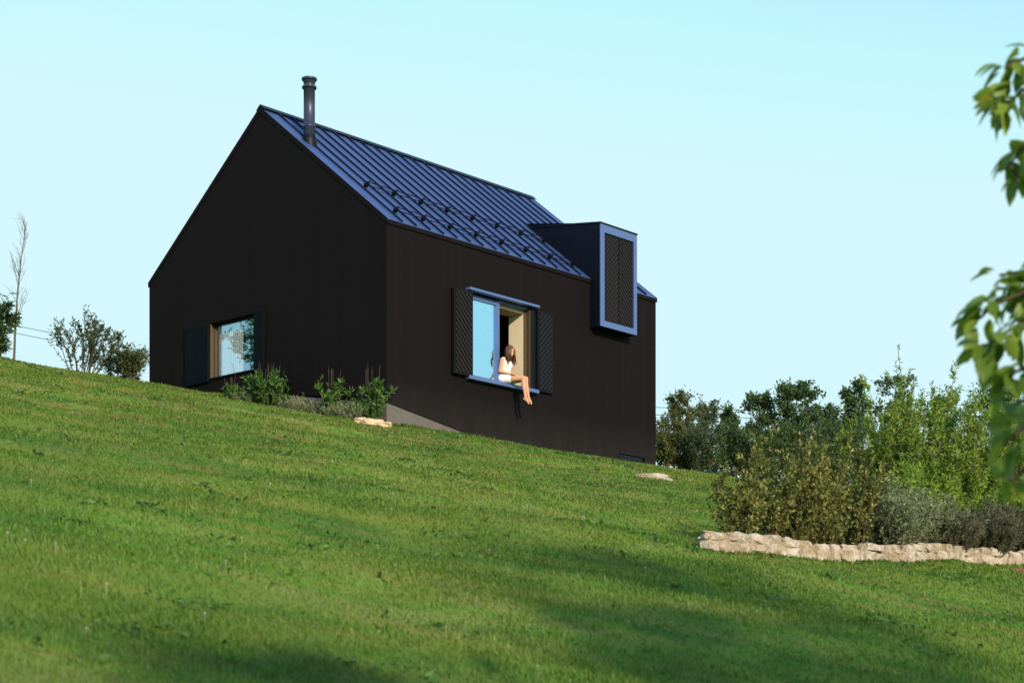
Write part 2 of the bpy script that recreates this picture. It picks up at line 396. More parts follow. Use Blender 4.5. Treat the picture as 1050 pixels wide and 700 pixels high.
# chimney
def lathe(mb, cx, cy, prof, k=28):
    n0 = len(mb.v)
    for rr, zz in prof:
        for j in range(k):
            t = 2*math.pi*j/k; mb.v.append((cx+rr*math.cos(t), cy+rr*math.sin(t), zz))
    for i in range(len(prof)-1):
        for j in range(k):
            a, bb = n0+i*k+j, n0+i*k+(j+1) % k; mb.f.append((a, bb, bb+k, a+k))
    mb.f.append(tuple(n0+j for j in reversed(range(k)))); m = n0+(len(prof)-1)*k; mb.f.append(tuple(m+j for j in range(k)))
ch = MB(); cz = lz(15.25); r0 = .132
lathe(ch, .42, 2.95, [(r0, lz(13.3)), (r0, lz(14.13)), (r0+.008, lz(14.135)), (r0+.008, lz(14.165)), (r0-.003, lz(14.17)), (r0-.003, cz-.245), (.165, cz-.235), (.168, cz-.195), (.122, cz-.185), (.122, cz-.13), (.135, cz-.12), (.135, cz-.075), (.172, cz-.05), (.178, cz-.01), (.16, cz), (.0, cz+.004)])
cho = ch.build('chimney_pipe', M['pipe'], roof, smooth=False)
for p in cho.data.polygons: p.use_smooth = len(p.vertices) == 4 and abs(p.normal.z) < .3
ck = MB(); lathe(ck, .42, 2.95, [(.20, lz(rtop(2.95))-.25), (.17, lz(rtop(2.95))+.05), (.14, lz(rtop(2.95))+.14), (.134, lz(rtop(2.95))+.145)]); ck.build('chimney_collar', M['darkmetal'], roof)

# herringbone panels
def clip(poly, x0, x1, z0, z1):
    def cut(P, ins, inter):
        out = []
        for i in range(len(P)):
            a, c = P[i], P[(i+1) % len(P)]
            if ins(a):
                out.append(a)
                if not ins(c): out.append(inter(a, c))
            elif ins(c): out.append(inter(a, c))
        return out
    def ix(x): return lambda a, c: (x, a[1]+(c[1]-a[1])*(x-a[0])/(c[0]-a[0]))
    def iz(z): return lambda a, c: (a[0]+(c[0]-a[0])*(z-a[1])/(c[1]-a[1]), z)
    for ins, it in ((lambda p: p[0] >= x0, ix(x0)), (lambda p: p[0] <= x1, ix(x1)), (lambda p: p[1] >= z0, iz(z0)), (lambda p: p[1] <= z1, iz(z1))):
        if poly: poly = cut(poly, ins, it)
    return poly
def slats(mb, x0, x1, z0, z1, sgn, pitch, wd, place):
    """diagonal strips inside the rectangle; place(poly) adds them"""
    Wd = x1-x0; z = z0-Wd-pitch
    while z < z1+Wd+pitch:
        a, c = (z, z+Wd) if sgn > 0 else (z+Wd, z)
        P = clip([(x0, a), (x1, c), (x1, c+wd), (x0, a+wd)], x0, x1, z0, z1)
        if len(P) >= 3: place(mb, P)
        z += pitch
def shutter_front(name, u0, u1, z0, z1, sgn, y0, y1, parent, slat_m, two=False):
    m = MB(); fwid = .045
    m.box(u0, u1, y0+.012, y1, z0, z1)
    o = m.build(name, M['shutter'], parent)
    f = MB(); f.box(u0, u0+fwid, y0, y0+.011, z0, z1); f.box(u1-fwid, u1, y0, y0+.011, z0, z1); f.box(u0+fwid, u1-fwid, y0, y0+.011, z0, z0+fwid); f.box(u0+fwid, u1-fwid, y0, y0+.011, z1-fwid, z1)
    f.build('shutter_frame', M['shutter'], parent)
    s = MB(); slats(s, u0+fwid+.004, u1-fwid-.004, z0+fwid+.004, z1-fwid-.004, sgn, .13, .08, lambda mb, P: mb.prism_y(P, y0-.012, y0+.010))
    s.build('slat_panel', slat_m, parent)
# front window
fr = MB(); y0, y1 = .05, .13
wz0, wz1 = lz(8.43), lz(10.30)
fr.box(2.603, 2.66, y0, y1, wz0, wz1); fr.box(3.52, 3.63, y0-.012, y1+.012, wz0, wz1)
fr.box(2.66, 3.52, y0, y1, wz1-.10, wz1); fr.box(2.66, 3.52, y0, y1, wz0, wz0+.06)
fr.box(3.63, 4.62, y0, y1, wz1-.02, wz1+.028)
win = fr.build('window', M['trim'], house); 
gp_ = MB(); gp_.box(2.661, 3.519, .085, .095, wz0+.061, wz1-.101); gp_.build('pane', M['glass1'], win)
rv = MB(); rv.box(4.575, 4.655, .14, .60, wz0-.0, wz1+.02); rv.build('reveal', M['plaster'], win)
rv = MB(); rv.box(4.63, 4.657, .0, .108, wz0, wz1); rv.box(4.572, 4.657, .109, .138, wz0, wz1); rv.build('jamb', M['wood'], win)
rv = MB(); rv.box(2.603, 4.574, .14, .60, wz1-.10, wz1+.025); rv.build('soffit', M['soffit'], win)
rv = MB(); rv.box(2.605, 4.574, .14, .60, wz0-.028, wz0-.0); rv.build('window_seat', M['soffit'], win)
si = MB(); si.box(2.45, 4.83, -.13, .04, wz0-.085, wz0-.002); si.build('sill', M['trim'], win, bevel=.006)
hd = MB(); hd.box(2.45, 4.83, -.15, -.002, lz(10.335), lz(10.395)); hd.build('head_bar', M['trim'], win, bevel=.006)
gd = MB(); gd.box(4.66, 4.83, -.012, -.002, wz0, wz1); gd.build('recess_shade_strip', M['darkmetal'], win)  # dark strip added where the recess beside the jamb is only in shadow
shutter_front('shutter', 1.96, 2.575, lz(8.40), lz(10.30), -1, -.115, -.035, win, M['slat'])
shutter_front('shutter', 4.845, 5.40, lz(8.42), lz(10.30), 1, -.070, -.01, win, M['slatshade'])
# basement window
bw = MB(); z0, z1 = lz(6.96), lz(7.37)
bw.box(7.98, 9.02, -.03, .05, z1-.024, z1+.0); bw.box(7.98, 8.015, -.03, .05, z0, z1-.036); bw.box(8.985, 9.02, -.03, .05, z0, z1-.036); bw.box(8.016, 8.984, -.03, .05, z0, z0+.04)
bwo = bw.build('window', M['slatshade'], house); bwo['label'] = 'low basement window just above the grass'
q = MB(); q.box(8.016, 8.984, .02, .03, z0+.041, z1-.025); q.build('pane', flat_mat('dark_basement_glass', (.004, .006, .010), .2, 0, .15, 2, .1), bwo)
# gable window (recess 0.23)
gw = MB(); d = .10; z0, z1 = lz(8.75), lz(10.07)
gw.box(d, d+.06, 4.302, 4.36, z0, z1); gw.box(d, d+.06, 5.915, 5.938, z0, z1); gw.box(d, d+.06, 4.36, 5.915, z1-.06, z1); gw.box(d, d+.06, 4.36, 5.915, z0, z0+.05)
gwo = gw.build('window', M['darkmetal'], house)
q = MB(); q.box(d+.025, d+.035, 4.361, 5.914, z0+.051, z1-.061); q.build('pane', M['glass2'], gwo)
q = MB(); q.box(-.018, d-.002, 5.925, 5.939, z0+.002, z1-.002); q.build('jamb', M['wood'], gwo)
q = MB(); q.box(d+.001, d+.061, 5.875, 5.913, z0+.06, z1-.07); q.v = [(x-.012, y, z) for x, y, z in q.v]; q.build('window_stile', M['wood'], gwo)
q = MB(); q.box(-.018, d-.002, 4.302, 4.34, z0+.002, z1-.002); q.build('jamb', M['darkmetal'], gwo)
q = MB(); q.box(-.06, d-.002, 4.34, 5.90, z0+.001, z0+.03); q.build('sill', M['darkmetal'], gwo)
q = MB()
n0 = 60; pts = []
for i in range(n0+1):
    v = 5.86 - (5.86-5.0)*i/n0; pts.append((d+.10+.012*math.sin(i*1.3), v))
for i in range(n0):
    a, c = pts[i], pts[i+1]; q.poly([(a[0], a[1], z0+.02), (c[0], c[1], z0+.02), (c[0], c[1], z1), (a[0], a[1], z1)])
q.build('curtain', M['curtain'], gwo, smooth=True)
for (v0, v1) in ((5.945, 6.80), (3.965, 4.295)):
    m = MB(); m.box(-.085, -.022, v0, v1, z0-.05, z1+.05); m.build('shutter', M['gableshutter'], gwo, bevel=.004)
    s = MB(); slats(s, v0+.05, v1-.05, z0, z1, 1, .13, .085, lambda mb, P: mb.prism_x(P, -.094, -.086)); s.build('slat_panel', M['gableshutter'], gwo)
# dormer
DU0, DU1, DP = 6.84, 8.26, .34; DZ0, DZ1 = lz(10.235), lz(12.73); DS = .15
dm = MB()
side = [(-DP+.03, DZ0), (-.002, DZ0), (-.002, lz(EZ)), (2.13, lz(rtop(2.13))-.02), (2.13, DZ1+DS*(2.13+DP)-.005), (-DP+.03, DZ1+.004)]
side = [(-DP+.03, DZ0), (-.003, DZ0), (-.003, lz(EZ)-.02), (2.13, lz(rtop(2.13))-.05), (-DP+.03, DZ1)]
dm.prism_x([(-DP+.03, DZ0), (-.003, DZ0), (-.003, DZ1+.05), (-DP+.03, DZ1)], DU0, DU0+.06)
dm.prism_x([(-DP+.03, DZ0), (-.003, DZ0), (-.003, DZ1+.05), (-DP+.03, DZ1)], DU1-.06, DU1)
for (a, c) in ((DU0, DU0+.06), (DU1-.06, DU1)):
    dm.prism_x([(-.003, lz(EZ)-.01), (2.2, lz(rtop(2.2))-.02), (2.2, DZ1+DS*(2.2+DP)-.1), (-.003, DZ1+.05)], a, c)
dm.box(DU0+.06, DU1-.06, -DP+.03, -.003, DZ0, DZ0+.05)
dormer = dm.build('dormer', M['darkmetal'], house)
dr = MB(); dr.prism_x([(-DP-.005, DZ1-.03), (2.25, DZ1+DS*2.3-.03), (2.25, DZ1+DS*2.3+.02), (-DP-.005, DZ1+.012)], DU0-.015, DU1+.015)
dr.build('dormer_roof', M['darkmetal'], dormer)
df = MB(); fw_ = .15; ya, yb = -DP, -DP+.10
df.box(DU0, DU0+fw_, ya, yb, DZ0, DZ1-.035); df.box(DU1-.12, DU1, ya, yb, DZ0, DZ1-.035)
df.box(DU0+fw_, DU1-.12, ya, yb, DZ1-.22, DZ1-.035); df.box(DU0+fw_, DU1-.12, ya, yb, DZ0, DZ0+.15)
df.build('frame', M['trim'], dormer, bevel=.006)
mid = (DU0+fw_+DU1-.12)/2
for (a, c, s_) in ((DU0+fw_+.004, mid-.004, 1), (mid+.004, DU1-.124, -1)):
    m = MB(); m.box(a, c, ya+.045, ya+.09, DZ0+.151, DZ1-.221); m.build('shutter', M['shutter'], dormer)
    s = MB(); slats(s, a+.02, c-.01, DZ0+.17, DZ1-.24, s_, .115, .075, lambda mb, P: mb.prism_y(P, ya+.028, ya+.044)); s.build('slat_panel', M['slat'], dormer)
q = MB(); q.box(DU0-.012, DU0-.001, -.0, 2.1, 0, .02)
q.v = [(x, y, z + lz(EZ) + SL*y + (.02)) for x, y, z in q.v]; q.build('flashing', M['seam'], dormer)

# ------------------------------------------------------------------ vegetation tools
def norm(a): return a/np.maximum(np.linalg.norm(a, axis=-1, keepdims=True), 1e-9)
def leaves(P, D, L, W, rng, curl=.25):
    """rhombic leaves folded along the midrib: P base points, D directions, L length, W width"""
    n = len(P); D = norm(D); A = norm(np.cross(D, rng.normal(size=(n, 3)))); N = np.cross(D, A)
    L = L[:, None]; W = W[:, None]
    tip = P + D*L - N*L*curl; m = P + D*L*.5
    a = m + A*W*.5 + N*W*.15; b = m - A*W*.5 + N*W*.15
    V = np.stack([P, a, tip, b], 1).reshape(-1, 3); i = np.arange(n)*4
    F = np.concatenate([np.stack([i, i+1, i+2], 1), np.stack([i, i+2, i+3], 1)])
    r = rng.random(n); return V, F, np.concatenate([r, r])
BARK = flat_mat('bark', (.10, .075, .05), .9, 0, .2, 20, .35)
GREYBARK = flat_mat('grey_bark', (.11, .095, .085), .9, 0, .2, 20, .3)
REDBARK = flat_mat('reddish_twigs', (.10, .06, .035), .8, 0, .2, 20, .3)
def bez(p0, d0, L, rise, rng, n=5, wob=.06):
    pts = [Vector(p0)]; d = Vector(d0).normalized()
    for i in range(n):
        d = (d + Vector((0, 0, rise/n)) + Vector(rng.normal(size=3))*wob).normalized(); pts.append(pts[-1] + d*L/n)
    return pts
def sample(pts, t):
    x = t*(len(pts)-1); i = min(int(x), len(pts)-2); return pts[i].lerp(pts[i+1], x-i), (pts[i+1]-pts[i]).normalized()
def stems_plant(name, loc, H, spread, n_st, mat, label, cat, group, seed, leaf=.05, aspect=.45, nl=30, side=4, bare=.15, rise=.6, bark=REDBARK, thick=.008, twl=.3, droop=0, tilt=.45, lvar=.5, stemvar=.35):
    """multi-stemmed shrub: stems fanning from the base, side twigs, leaves along both"""
    rng = np.random.default_rng(seed); t = empty(name, loc, 0, label, cat, group)
    sb = MB(); LP = []; LD = []
    for i in range(n_st):
        a = rng.random()*2*math.pi; rr = spread*math.sqrt(rng.random())
        base = Vector((math.cos(a)*rr*.55, math.sin(a)*rr*.55, -.05))
        d = Vector((math.cos(a)*tilt*rr/spread, math.sin(a)*tilt*rr/spread, 1)); L = H*(1-stemvar+stemvar*rng.random())*(1.06-.22*(rr/spread)**2)
        pts = bez(base, d, L, rise*.3, rng, 6, .07)
        sb.tube(pts, [thick*(1-.8*k/6) for k in range(7)], 4, False)
        paths = [(pts, 1.0)]
        for k in range(side):
            tt = bare + (1-bare)*rng.random()*.9; p, dd = sample(pts, tt)
            a2 = rng.random()*2*math.pi; d2 = (dd*.9 + Vector((math.cos(a2), math.sin(a2), .1 - droop))*.8)
            tw = bez(p, d2, twl*(1.15-tt)*(0.6+.8*rng.random())*H/1.2, rise, rng, 3, .1); sb.tube(tw, [thick*.45, thick*.35, thick*.25, thick*.12], 3, False); paths.append((tw, .5))
        for pa, wgt in paths:
            for k in range(max(2, int(nl*wgt))):
                lo = bare if wgt == 1 else .05
                p, dd = sample(pa, lo + (1-lo)*rng.random()); LP.append(p); v = rng.normal(size=3); v = v/np.linalg.norm(v)
                LD.append(np.array(dd)*.7 + v*.9 + np.array([0, 0, .15-droop]))
    P = np.array([tuple(p) for p in LP]); D = np.array(LD); n = len(P)
    L = leaf*(1-lvar/2 + lvar*rng.random(n)); V, F, r_ = leaves(P, D, L, L*aspect, rng)
    sb.build('stems', bark, t); np_mesh('foliage', V, F, mat, t, r_)
    return t
def tree(name, loc, H, crown_r, mat, label, cat, group, seed, limbs=16, twigs=9, nl=16, leaf=.09, aspect=.5, h0=.2, up=.55, bark=BARK, thick=.07, shape=lambda t: math.sin(math.pi*min(1, .12+t*.86))**.7, lean=(0, 0), blob=.12, ok=None, lrand=(.7, .5)):
    rng = np.random.default_rng(seed); t = empty(name, loc, 0, label, cat, group)
    tk = MB(); br = MB(); LP = []; LD = []
    pts = [Vector((0, 0, -.15))]
    for i in range(8): pts.append(Vector((lean[0]*(i+1)/8*H + rng.normal()*.02*H, lean[1]*(i+1)/8*H + rng.normal()*.02*H, H*.97*(i+1)/8)))
    tk.tube(pts, [thick*(1-.9*k/8) for k in range(9)], 8)
    for i in range(limbs):
        q = (i+rng.random())/limbs; tt = h0 + (1-h0)*q*.97; p, dd = sample(pts, tt)
        a = i*2.4 + rng.normal()*.4; L = crown_r*max(.15, shape(q))*(lrand[0]+lrand[1]*rng.random())
        d = Vector((math.cos(a), math.sin(a), up*(.4+rng.random())))
        lp = bez(p, d, L, .5, rng, 5, .12); br.tube(lp, [thick*.4*(1-tt*.6)*(1-.8*k/5) for k in range(6)], 4, False)
        for k in range(twigs):
            t2 = .2 + .8*rng.random(); p2, d2 = sample(lp, t2); v = Vector(rng.normal(size=3))
            tw = bez(p2, d2*.6 + v.normalized()*.9 + Vector((0, 0, .2)), L*(.22+.28*rng.random()), .3, rng, 3, .15)
            br.tube(tw, [thick*.09, thick*.07, thick*.05, thick*.02], 3, False)
            for j in range(nl):
                p3, d3 = sample(tw, .1+.9*rng.random()); v = rng.normal(size=3)
                LP.append(np.array(p3) + rng.normal(size=3)*blob*crown_r*.35); LD.append(np.array(d3)*.5 + v/np.linalg.norm(v))
    P = np.array(LP); D = np.array(LD)
    if ok is not None:
        wpt = P + np.array(tuple(loc)); kp = ok(wpt[:, 0], wpt[:, 1], wpt[:, 2]); P, D = P[kp], D[kp]
    n = len(P); L = leaf*(.7+.6*rng.random(n)); V, F, r_ = leaves(P, D, L, L*aspect, rng)
    tk.build('trunk', bark, t, smooth=True); br.build('branches', bark, t); np_mesh('crown', V, F, mat, t, r_)
    return t

LM = {
 'dark': leaf_mat('dark_green_leaves', [(.2, (0.026, 0.057, 0.026)), (.5, (0.051, 0.105, 0.041)), (.8, (0.102, 0.180, 0.058))]),
 'mid': leaf_mat('mid_green_leaves', [(.2, (0.043, 0.105, 0.029)), (.5, (0.087, 0.180, 0.043)), (.8, (0.160, 0.285, 0.065))]),
 'rust': leaf_mat('rusty_brown_leaves', [(.2, (0.038, 0.069, 0.020)), (.45, (0.090, 0.106, 0.035)), (.8, (0.150, 0.163, 0.055))]),
 'bright': leaf_mat('bright_green_leaves', [(.2, (.11, .20, .025)), (.5, (.22, .36, .04)), (.8, (.38, .48, .08))], .45),
 'olive': leaf_mat('yellowish_olive_leaves', [(.15, (.045, .065, .02)), (.45, (.13, .145, .04)), (.75, (.34, .35, .10)), (.95, (.40, .30, .11))]),
 'grey': leaf_mat('grey_green_leaves', [(.2, (0.102, 0.140, 0.074)), (.5, (0.217, 0.266, 0.149)), (.8, (0.362, 0.406, 0.243))], .2),
 'laven': leaf_mat('grey_mauve_leaves', [(.2, (0.058, 0.069, 0.042)), (.5, (0.117, 0.125, 0.078)), (.8, (0.195, 0.181, 0.126))], .2),
 'teal': leaf_mat('dusty_dark_leaves', [(.2, (.03, .055, .035)), (.5, (.06, .095, .055)), (.8, (.11, .15, .08))]),
 'herb': leaf_mat('herb_green_leaves', [(.2, (.035, .09, .02)), (.5, (.07, .16, .035)), (.8, (.13, .25, .06))]),
 'near': leaf_mat('glossy_green_leaves', [(.15, (0.051, 0.119, 0.029)), (.5, (0.131, 0.238, 0.039)), (.85, (0.290, 0.406, 0.058)), (1, (0.551, 0.336, 0.065))], .5, .4),
}
# trees and bushes beyond the crest, right of the house
G1 = 'trees and bushes beyond the crest to the right of the house'
def bg(px, Y, top, wpx, mat, label, seed, cat='tree', name='broadleaf_tree', **kw):
    g0 = at(px, Y); Ht = (770-top)/FPX*Y - g0.z; kw.setdefault('leaf', .11); kw['limbs'] = int(kw['limbs']*1.15); kw['blob'] = .10; kw['lrand'] = (.35, 1.0); kw.setdefault('shape', lambda t: (1.0-.70*t**1.5)*(.9+.2*math.sin(t*6+Ht*3))); kw.setdefault('up', .45); kw['h0'] = .0
    return tree(name, g0, Ht*.95, wpx/2*Y/FPX*1.75, mat, label, cat, G1, seed, **kw)
bg(697, 56, 404, 56, LM['rust'], 'rusty brown bush touching the right end of the house', 21, 'bush', 'brown_bush', limbs=26, twigs=12, nl=16, h0=.05, leaf=.09)
bg(722, 58, 412, 46, LM['teal'], 'dusty green bush just right of the rusty brown bush', 22, 'bush', 'green_bush', limbs=24, twigs=12, nl=16, h0=.05, leaf=.09)
bg(750, 60, 420, 48, LM['dark'], 'low dark tree between the rusty bush and the two-topped dark tree', 23, limbs=26, twigs=13, nl=16, h0=.05)
bg(778, 58, 399, 42, LM['dark'], 'slim dark tree with a lopsided top left of the taller rounded dark tree', 24, limbs=26, twigs=11, nl=15, h0=.08)
bg(815, 57, 386, 58, LM['dark'], 'tall rounded dark green tree nearest the middle of the tree line', 25, limbs=32, twigs=13, nl=17, h0=.05)
bg(846, 60, 408, 44, LM['dark'], 'short dark tree in the gap between two taller dark trees', 26, limbs=24, twigs=12, nl=16, h0=.05)
bg(880, 58, 382, 58, LM['dark'], 'tall dark tree with ragged top just left of the bright willow shrub', 27, limbs=30, twigs=12, nl=16, h0=.05)
bg(915, 61, 374, 46, LM['teal'], 'thin-topped dusty tree rising behind the bright willow shrub', 28, limbs=26, twigs=10, nl=15, h0=.05)
bg(965, 62, 400, 80, LM['mid'], 'wide mid green tree hidden behind the bright willow shrub', 29, limbs=30, twigs=13, nl=17, h0=.05)
bg(1030, 54, 386, 90, LM['mid'], 'rounded mid green tree at the right edge behind the near leaves', 30, limbs=34, twigs=13, nl=18, h0=.05)
bg(1080, 56, 400, 90, LM['mid'], 'mid green tree just outside the right edge of the tree line', 31, limbs=26, twigs=12, nl=16, h0=.05)
for k_, (px_, top_, w_x, lab_, m_) in enumerate(((684, 446, 40, 'low rusty bush filling the gap beside the house wall', 'rust'), (712, 444, 50, 'low dusty bush under the rusty brown bush', 'teal'), (762, 440, 60, 'low dark bush under the slim lopsided tree', 'dark'), (812, 436, 70, 'low dark bush at the foot of the tall rounded tree', 'dark'), (862, 432, 70, 'low dark bush under the ragged tree by the willow shrub', 'dark'))):
    bg(px_, 54, top_, w_x, LM[m_], lab_, 200+k_, 'bush', 'low_bush', limbs=20, twigs=12, nl=16, h0=0, leaf=.09)
# bright willow-like shrubs
G2 = 'bright green willow shrubs behind the planting bed'
def wl(px, Y, top, label, seed, n_st=46, sp=.6, **kw):
    g0 = at(px, Y); Ht = (770-top)/FPX*Y - g0.z
    stems_plant('willow_shrub', g0, Ht*1.03, sp, n_st, LM['bright'], label, 'shrub', G2, seed, leaf=.078, aspect=.24, nl=58, side=10, bare=.12, rise=.9, bark=GREYBARK, thick=.012, twl=.30, tilt=.55, stemvar=.62, **kw)
wl(948, 29, 356, 'tallest bright green willow shrub with upright feathery shoots', 41, 60, .75)
wl(912, 29.5, 392, 'bright green willow shrub on the left side of the tallest one', 42, 34, .45)
wl(985, 28.5, 388, 'bright green willow shrub between the tallest one and the near leaves', 43, 46, .6)
wl(1032, 29, 405, 'bright green willow shrub partly hidden behind the near blurred leaves', 44, 44, .6)
# wall, bed, shrubs
WA = [Vector((2.05, 20.0, 0)), Vector((3.1, 21.15, 0)), Vector((4.18, 22.3, 0)), Vector((5.8, 24.6, 0)), Vector((7.4, 26.7, 0)), Vector((9.6, 29.6, 0))]
def wallpt(s):      # s in metres along the wall
    for a, c in zip(WA, WA[1:]):
        L = (c-a).length
        if s <= L or c is WA[-1]:
            p = a.lerp(c, s/L); d = (c-a).normalized(); return Vector((p.x, p.y, H1(p.x, p.y))), d
        s -= L
WL = sum((c-a).length for a, c in zip(WA, WA[1:]))
def rock(mb, c, sx, sy, sz, ang, rng, sub=2, rough=.2, pw=.75):
    bm = bmesh.new(); bmesh.ops.create_icosphere(bm, subdivisions=sub, radius=1)
    ph = rng.random(6)*6; pl = [norm(rng.normal(size=3)) for _ in range(11)]; n0 = len(mb.v)
    ca, sa = math.cos(ang), math.sin(ang)
    for v in bm.verts:
        p = np.array(v.co); 
        for k, nn in enumerate(pl):
            dd = p @ nn; lim = .64
            if dd > lim: p = p - nn*(dd-lim)*.9
        p = np.sign(p)*np.abs(p)**pw
        p = p*(1 + rough*.3*math.sin(p[0]*4+ph[0])*math.sin(p[1]*4+ph[1]) + rough*.25*math.sin(p[2]*6+ph[2]+p[0]*5) + rng.normal()*.02)
        x, y, z = p[0]*sx, p[1]*sy, p[2]*sz
        mb.v.append((c[0]+x*ca-y*sa, c[1]+x*sa+y*ca, c[2]+z))
    for f in bm.faces: mb.f.append(tuple(n0+v.index for v in f.verts))
    bm.free()
def stone_mat(name, c0, c1, c2):
    q = NM(name); a = q.noise(5, 5, .6); c = q.noise(22, 5, .7); d = q.noise(1.2, 2)
    col = q.mix(q.ramp(a, [(.35, (0,0,0)), (.6, (1,1,1))]), c0, c1); col = q.mix(q.ramp(c, [(.5, (0,0,0)), (.75, (1,1,1))]), col, c2)
    return q.pbr(col, .9, spec=.2, bump=c, bstr=.6, bdist=.02)
M['stone'] = stone_mat('pale_limestone', (.30, .225, .155), (.50, .43, .365), (.15, .11, .075))
def build_wall():
    rng = np.random.default_rng(5); mb = MB(); 
    s = 0; org = WA[0].copy(); org.z = H1(org.x, org.y)
    s = .07
    while s < WL:
        wv = .11+.13*rng.random(); p, d = wallpt(min(s+wv, WL)); n = Vector((-d.y, d.x, 0)); ang = math.atan2(d.y, d.x)
        def put(ds, zc, sx, hz, back=0.):
            off = .06 + rng.normal()*.014 + back
            rock(mb, (p.x-org.x+n.x*off+d.x*ds, p.y-org.y+n.y*off+d.y*ds, p.z-org.z+zc+rng.normal()*.006), sx*1.08, .10, hz*1.05, ang+rng.normal()*.05, rng, 3, .35, .55)
        r_ = rng.random()
        if r_ < .30: put(0, .085, wv*.9, .125+.012*rng.random())
        elif r_ < .72: a_ = .055+.04*rng.random(); put(0, a_-.01, wv*1.0, a_*1.02); put(.02, .125+a_*.5, wv*.96, .105-a_*.5, .01)
        else: put(-wv*.5, .055, wv*.5, .075); put(wv*.52, .06, wv*.46, .085); put(0, .175, wv*.95, .055, .01)
        s += 2*wv*.92
    o = mb.build('stone_wall', M['stone']); o.location = org
    tag(o, 'low dry-laid wall of pale limestone along the front of the planting bed', 'wall')
    cm = MB(); K = 60; pr = []
    for i in range(K+1):
        p, d = wallpt(.12+(WL-.14)*i/K); n = Vector((-d.y, d.x, 0)); q0 = p-org
        pr.append([tuple(q0 + n*a + Vector((0, 0, b_))) for a, b_ in ((.005, -.1), (.005, .165+.008*math.sin(i*2.1)), (.12, .17), (.12, -.1))])
    for a, c in zip(pr, pr[1:]):
        for k in range(4): cm.poly([a[k], c[k], c[(k+1) % 4], a[(k+1) % 4]])
    cm.poly(pr[0]); cm.poly(pr[-1])
    cm.build('mortar', stone_mat('lime_mortar', (.26, .19, .12), (.34, .27, .19), (.15, .11, .07)), o)
    # soil of the bed behind the wall
    sb = MB(); prev = None; n_ = 40
    q = NM('bed_soil'); nz = q.noise(9, 5); sm_ = q.pbr(q.mix(nz, (.05, .035, .02), (.11, .085, .045)), .95, spec=.1, bump=nz, bstr=.8, bdist=.05)
    rows = []
    floor_ = lambda x, y: H1(x, y)-.03
    for i in range(n_+1):
        p, d = wallpt(.25+(WL-.25)*i/n_); n = Vector((-d.y, d.x, 0)); row = []
        for w0, dz in ((.04, .0), (.10, .16), (.5, None), (.95, None)):
            x, y = p.x+n.x*w0, p.y+n.y*w0; z = p.z+dz if dz is not None else (p.z+.20 if w0 < .6 else H1(x, y)-.03)
            row.append((x, y, floor_(x, y) + (max(z, H1(x, y)-.03 if dz is None else z) - floor_(x, y))*min(1, (WL*i/n_+.02)/.5) + (.012*rng.normal() if dz is None else 0)))
        rows.append(row)
    for a, c in zip(rows, rows[1:]):
        for k in range(3): sb.poly([a[k], c[k], c[k+1], a[k+1]])
    tag(sb.build('planting_bed', sm_), kind='structure')
build_wall()
def bedpt(px, back):
    """point on the bed seen at photo column px, `back` metres behind the wall face"""
    best = None
    for i in range(400):
        p, d = wallpt(WL*i/399); n = Vector((-d.y, d.x, 0)); q = p + n*back
        e = abs(525 + FPX*q.x/q.y - px)
        if best is None or e < best[0]: best = (e, Vector((q.x, q.y, max(p.z+.15 if back < .7 else -99, H1(q.x, q.y)))))
    return best[1]
G3 = 'yellowish shrubs in a row behind the stone wall'
for k, (px, back, top, sp, ns, lab) in enumerate((
    (752, .40, 474, .20, 8, 'leftmost thin yellowish shrub at the left end of the stone wall'),
    (776, .55, 464, .26, 12, 'second yellowish shrub from the left end of the stone wall'),
    (804, .55, 458, .30, 18, 'bushy yellowish shrub over the middle of the left half of the wall'),
    (838, .55, 454, .32, 22, 'tallest and densest yellowish shrub, left of the grey-green shrub'),
    (870, .60, 460, .28, 18, 'yellowish shrub standing directly against the grey-green shrub'))):
    g0 = bedpt(px, back); Ht = (770-top)/FPX*g0.y - g0.z
    stems_plant('yellowish_shrub', g0, Ht*1.24, sp*1.25, ns, LM['olive'], lab, 'shrub', G3, 60+k, leaf=.058, aspect=.50, nl=42, side=8, bare=.10, rise=.6, thick=.006, twl=.42, tilt=.45, stemvar=.55)
def bushy(px, back, top, wpx, mat, name, lab, grp, seed, n=110, leaf=.05, aspect=.2, dz=0):
    g0 = bedpt(px, back); g0.z += dz; Ht = (770-top)/FPX*g0.y - g0.z; sp = wpx/2*g0.y/FPX
    stems_plant(name, g0, Ht*1.05, sp, n, mat, lab, 'shrub', grp, seed, leaf=leaf, aspect=aspect, nl=46, side=5, bare=.12, rise=.5, bark=BARK, thick=.005, twl=.4, tilt=1.1, stemvar=.35)
bushy(905, .42, 480, 68, LM['grey'], 'grey_green_shrub', 'rounded silvery grey-green shrub in the middle of the bed', 'grey-green shrubs on the bed', 71)
bushy(938, .50, 496, 44, LM['grey'], 'grey_green_shrub', 'smaller silvery shrub just right of the rounded silvery one', 'grey-green shrubs on the bed', 72, 80)
for k, (px, top, wpx, lab) in enumerate(((968, 512, 62, 'dull mauve-grey shrub beside the silvery shrubs, spilling over the wall'), (1008, 508, 72, 'dull mauve-grey shrub in the middle of the right half of the bed'), (1050, 512, 70, 'dull mauve-grey shrub cut by the right edge of the photo'), (1095, 515, 70, 'dull mauve-grey shrub just outside the right edge'))):
    bushy(px, .25, top, wpx, LM['laven'], 'mauve_grey_shrub', lab, 'mauve-grey shrubs spilling over the wall', 75+k, 120, .045, .2)
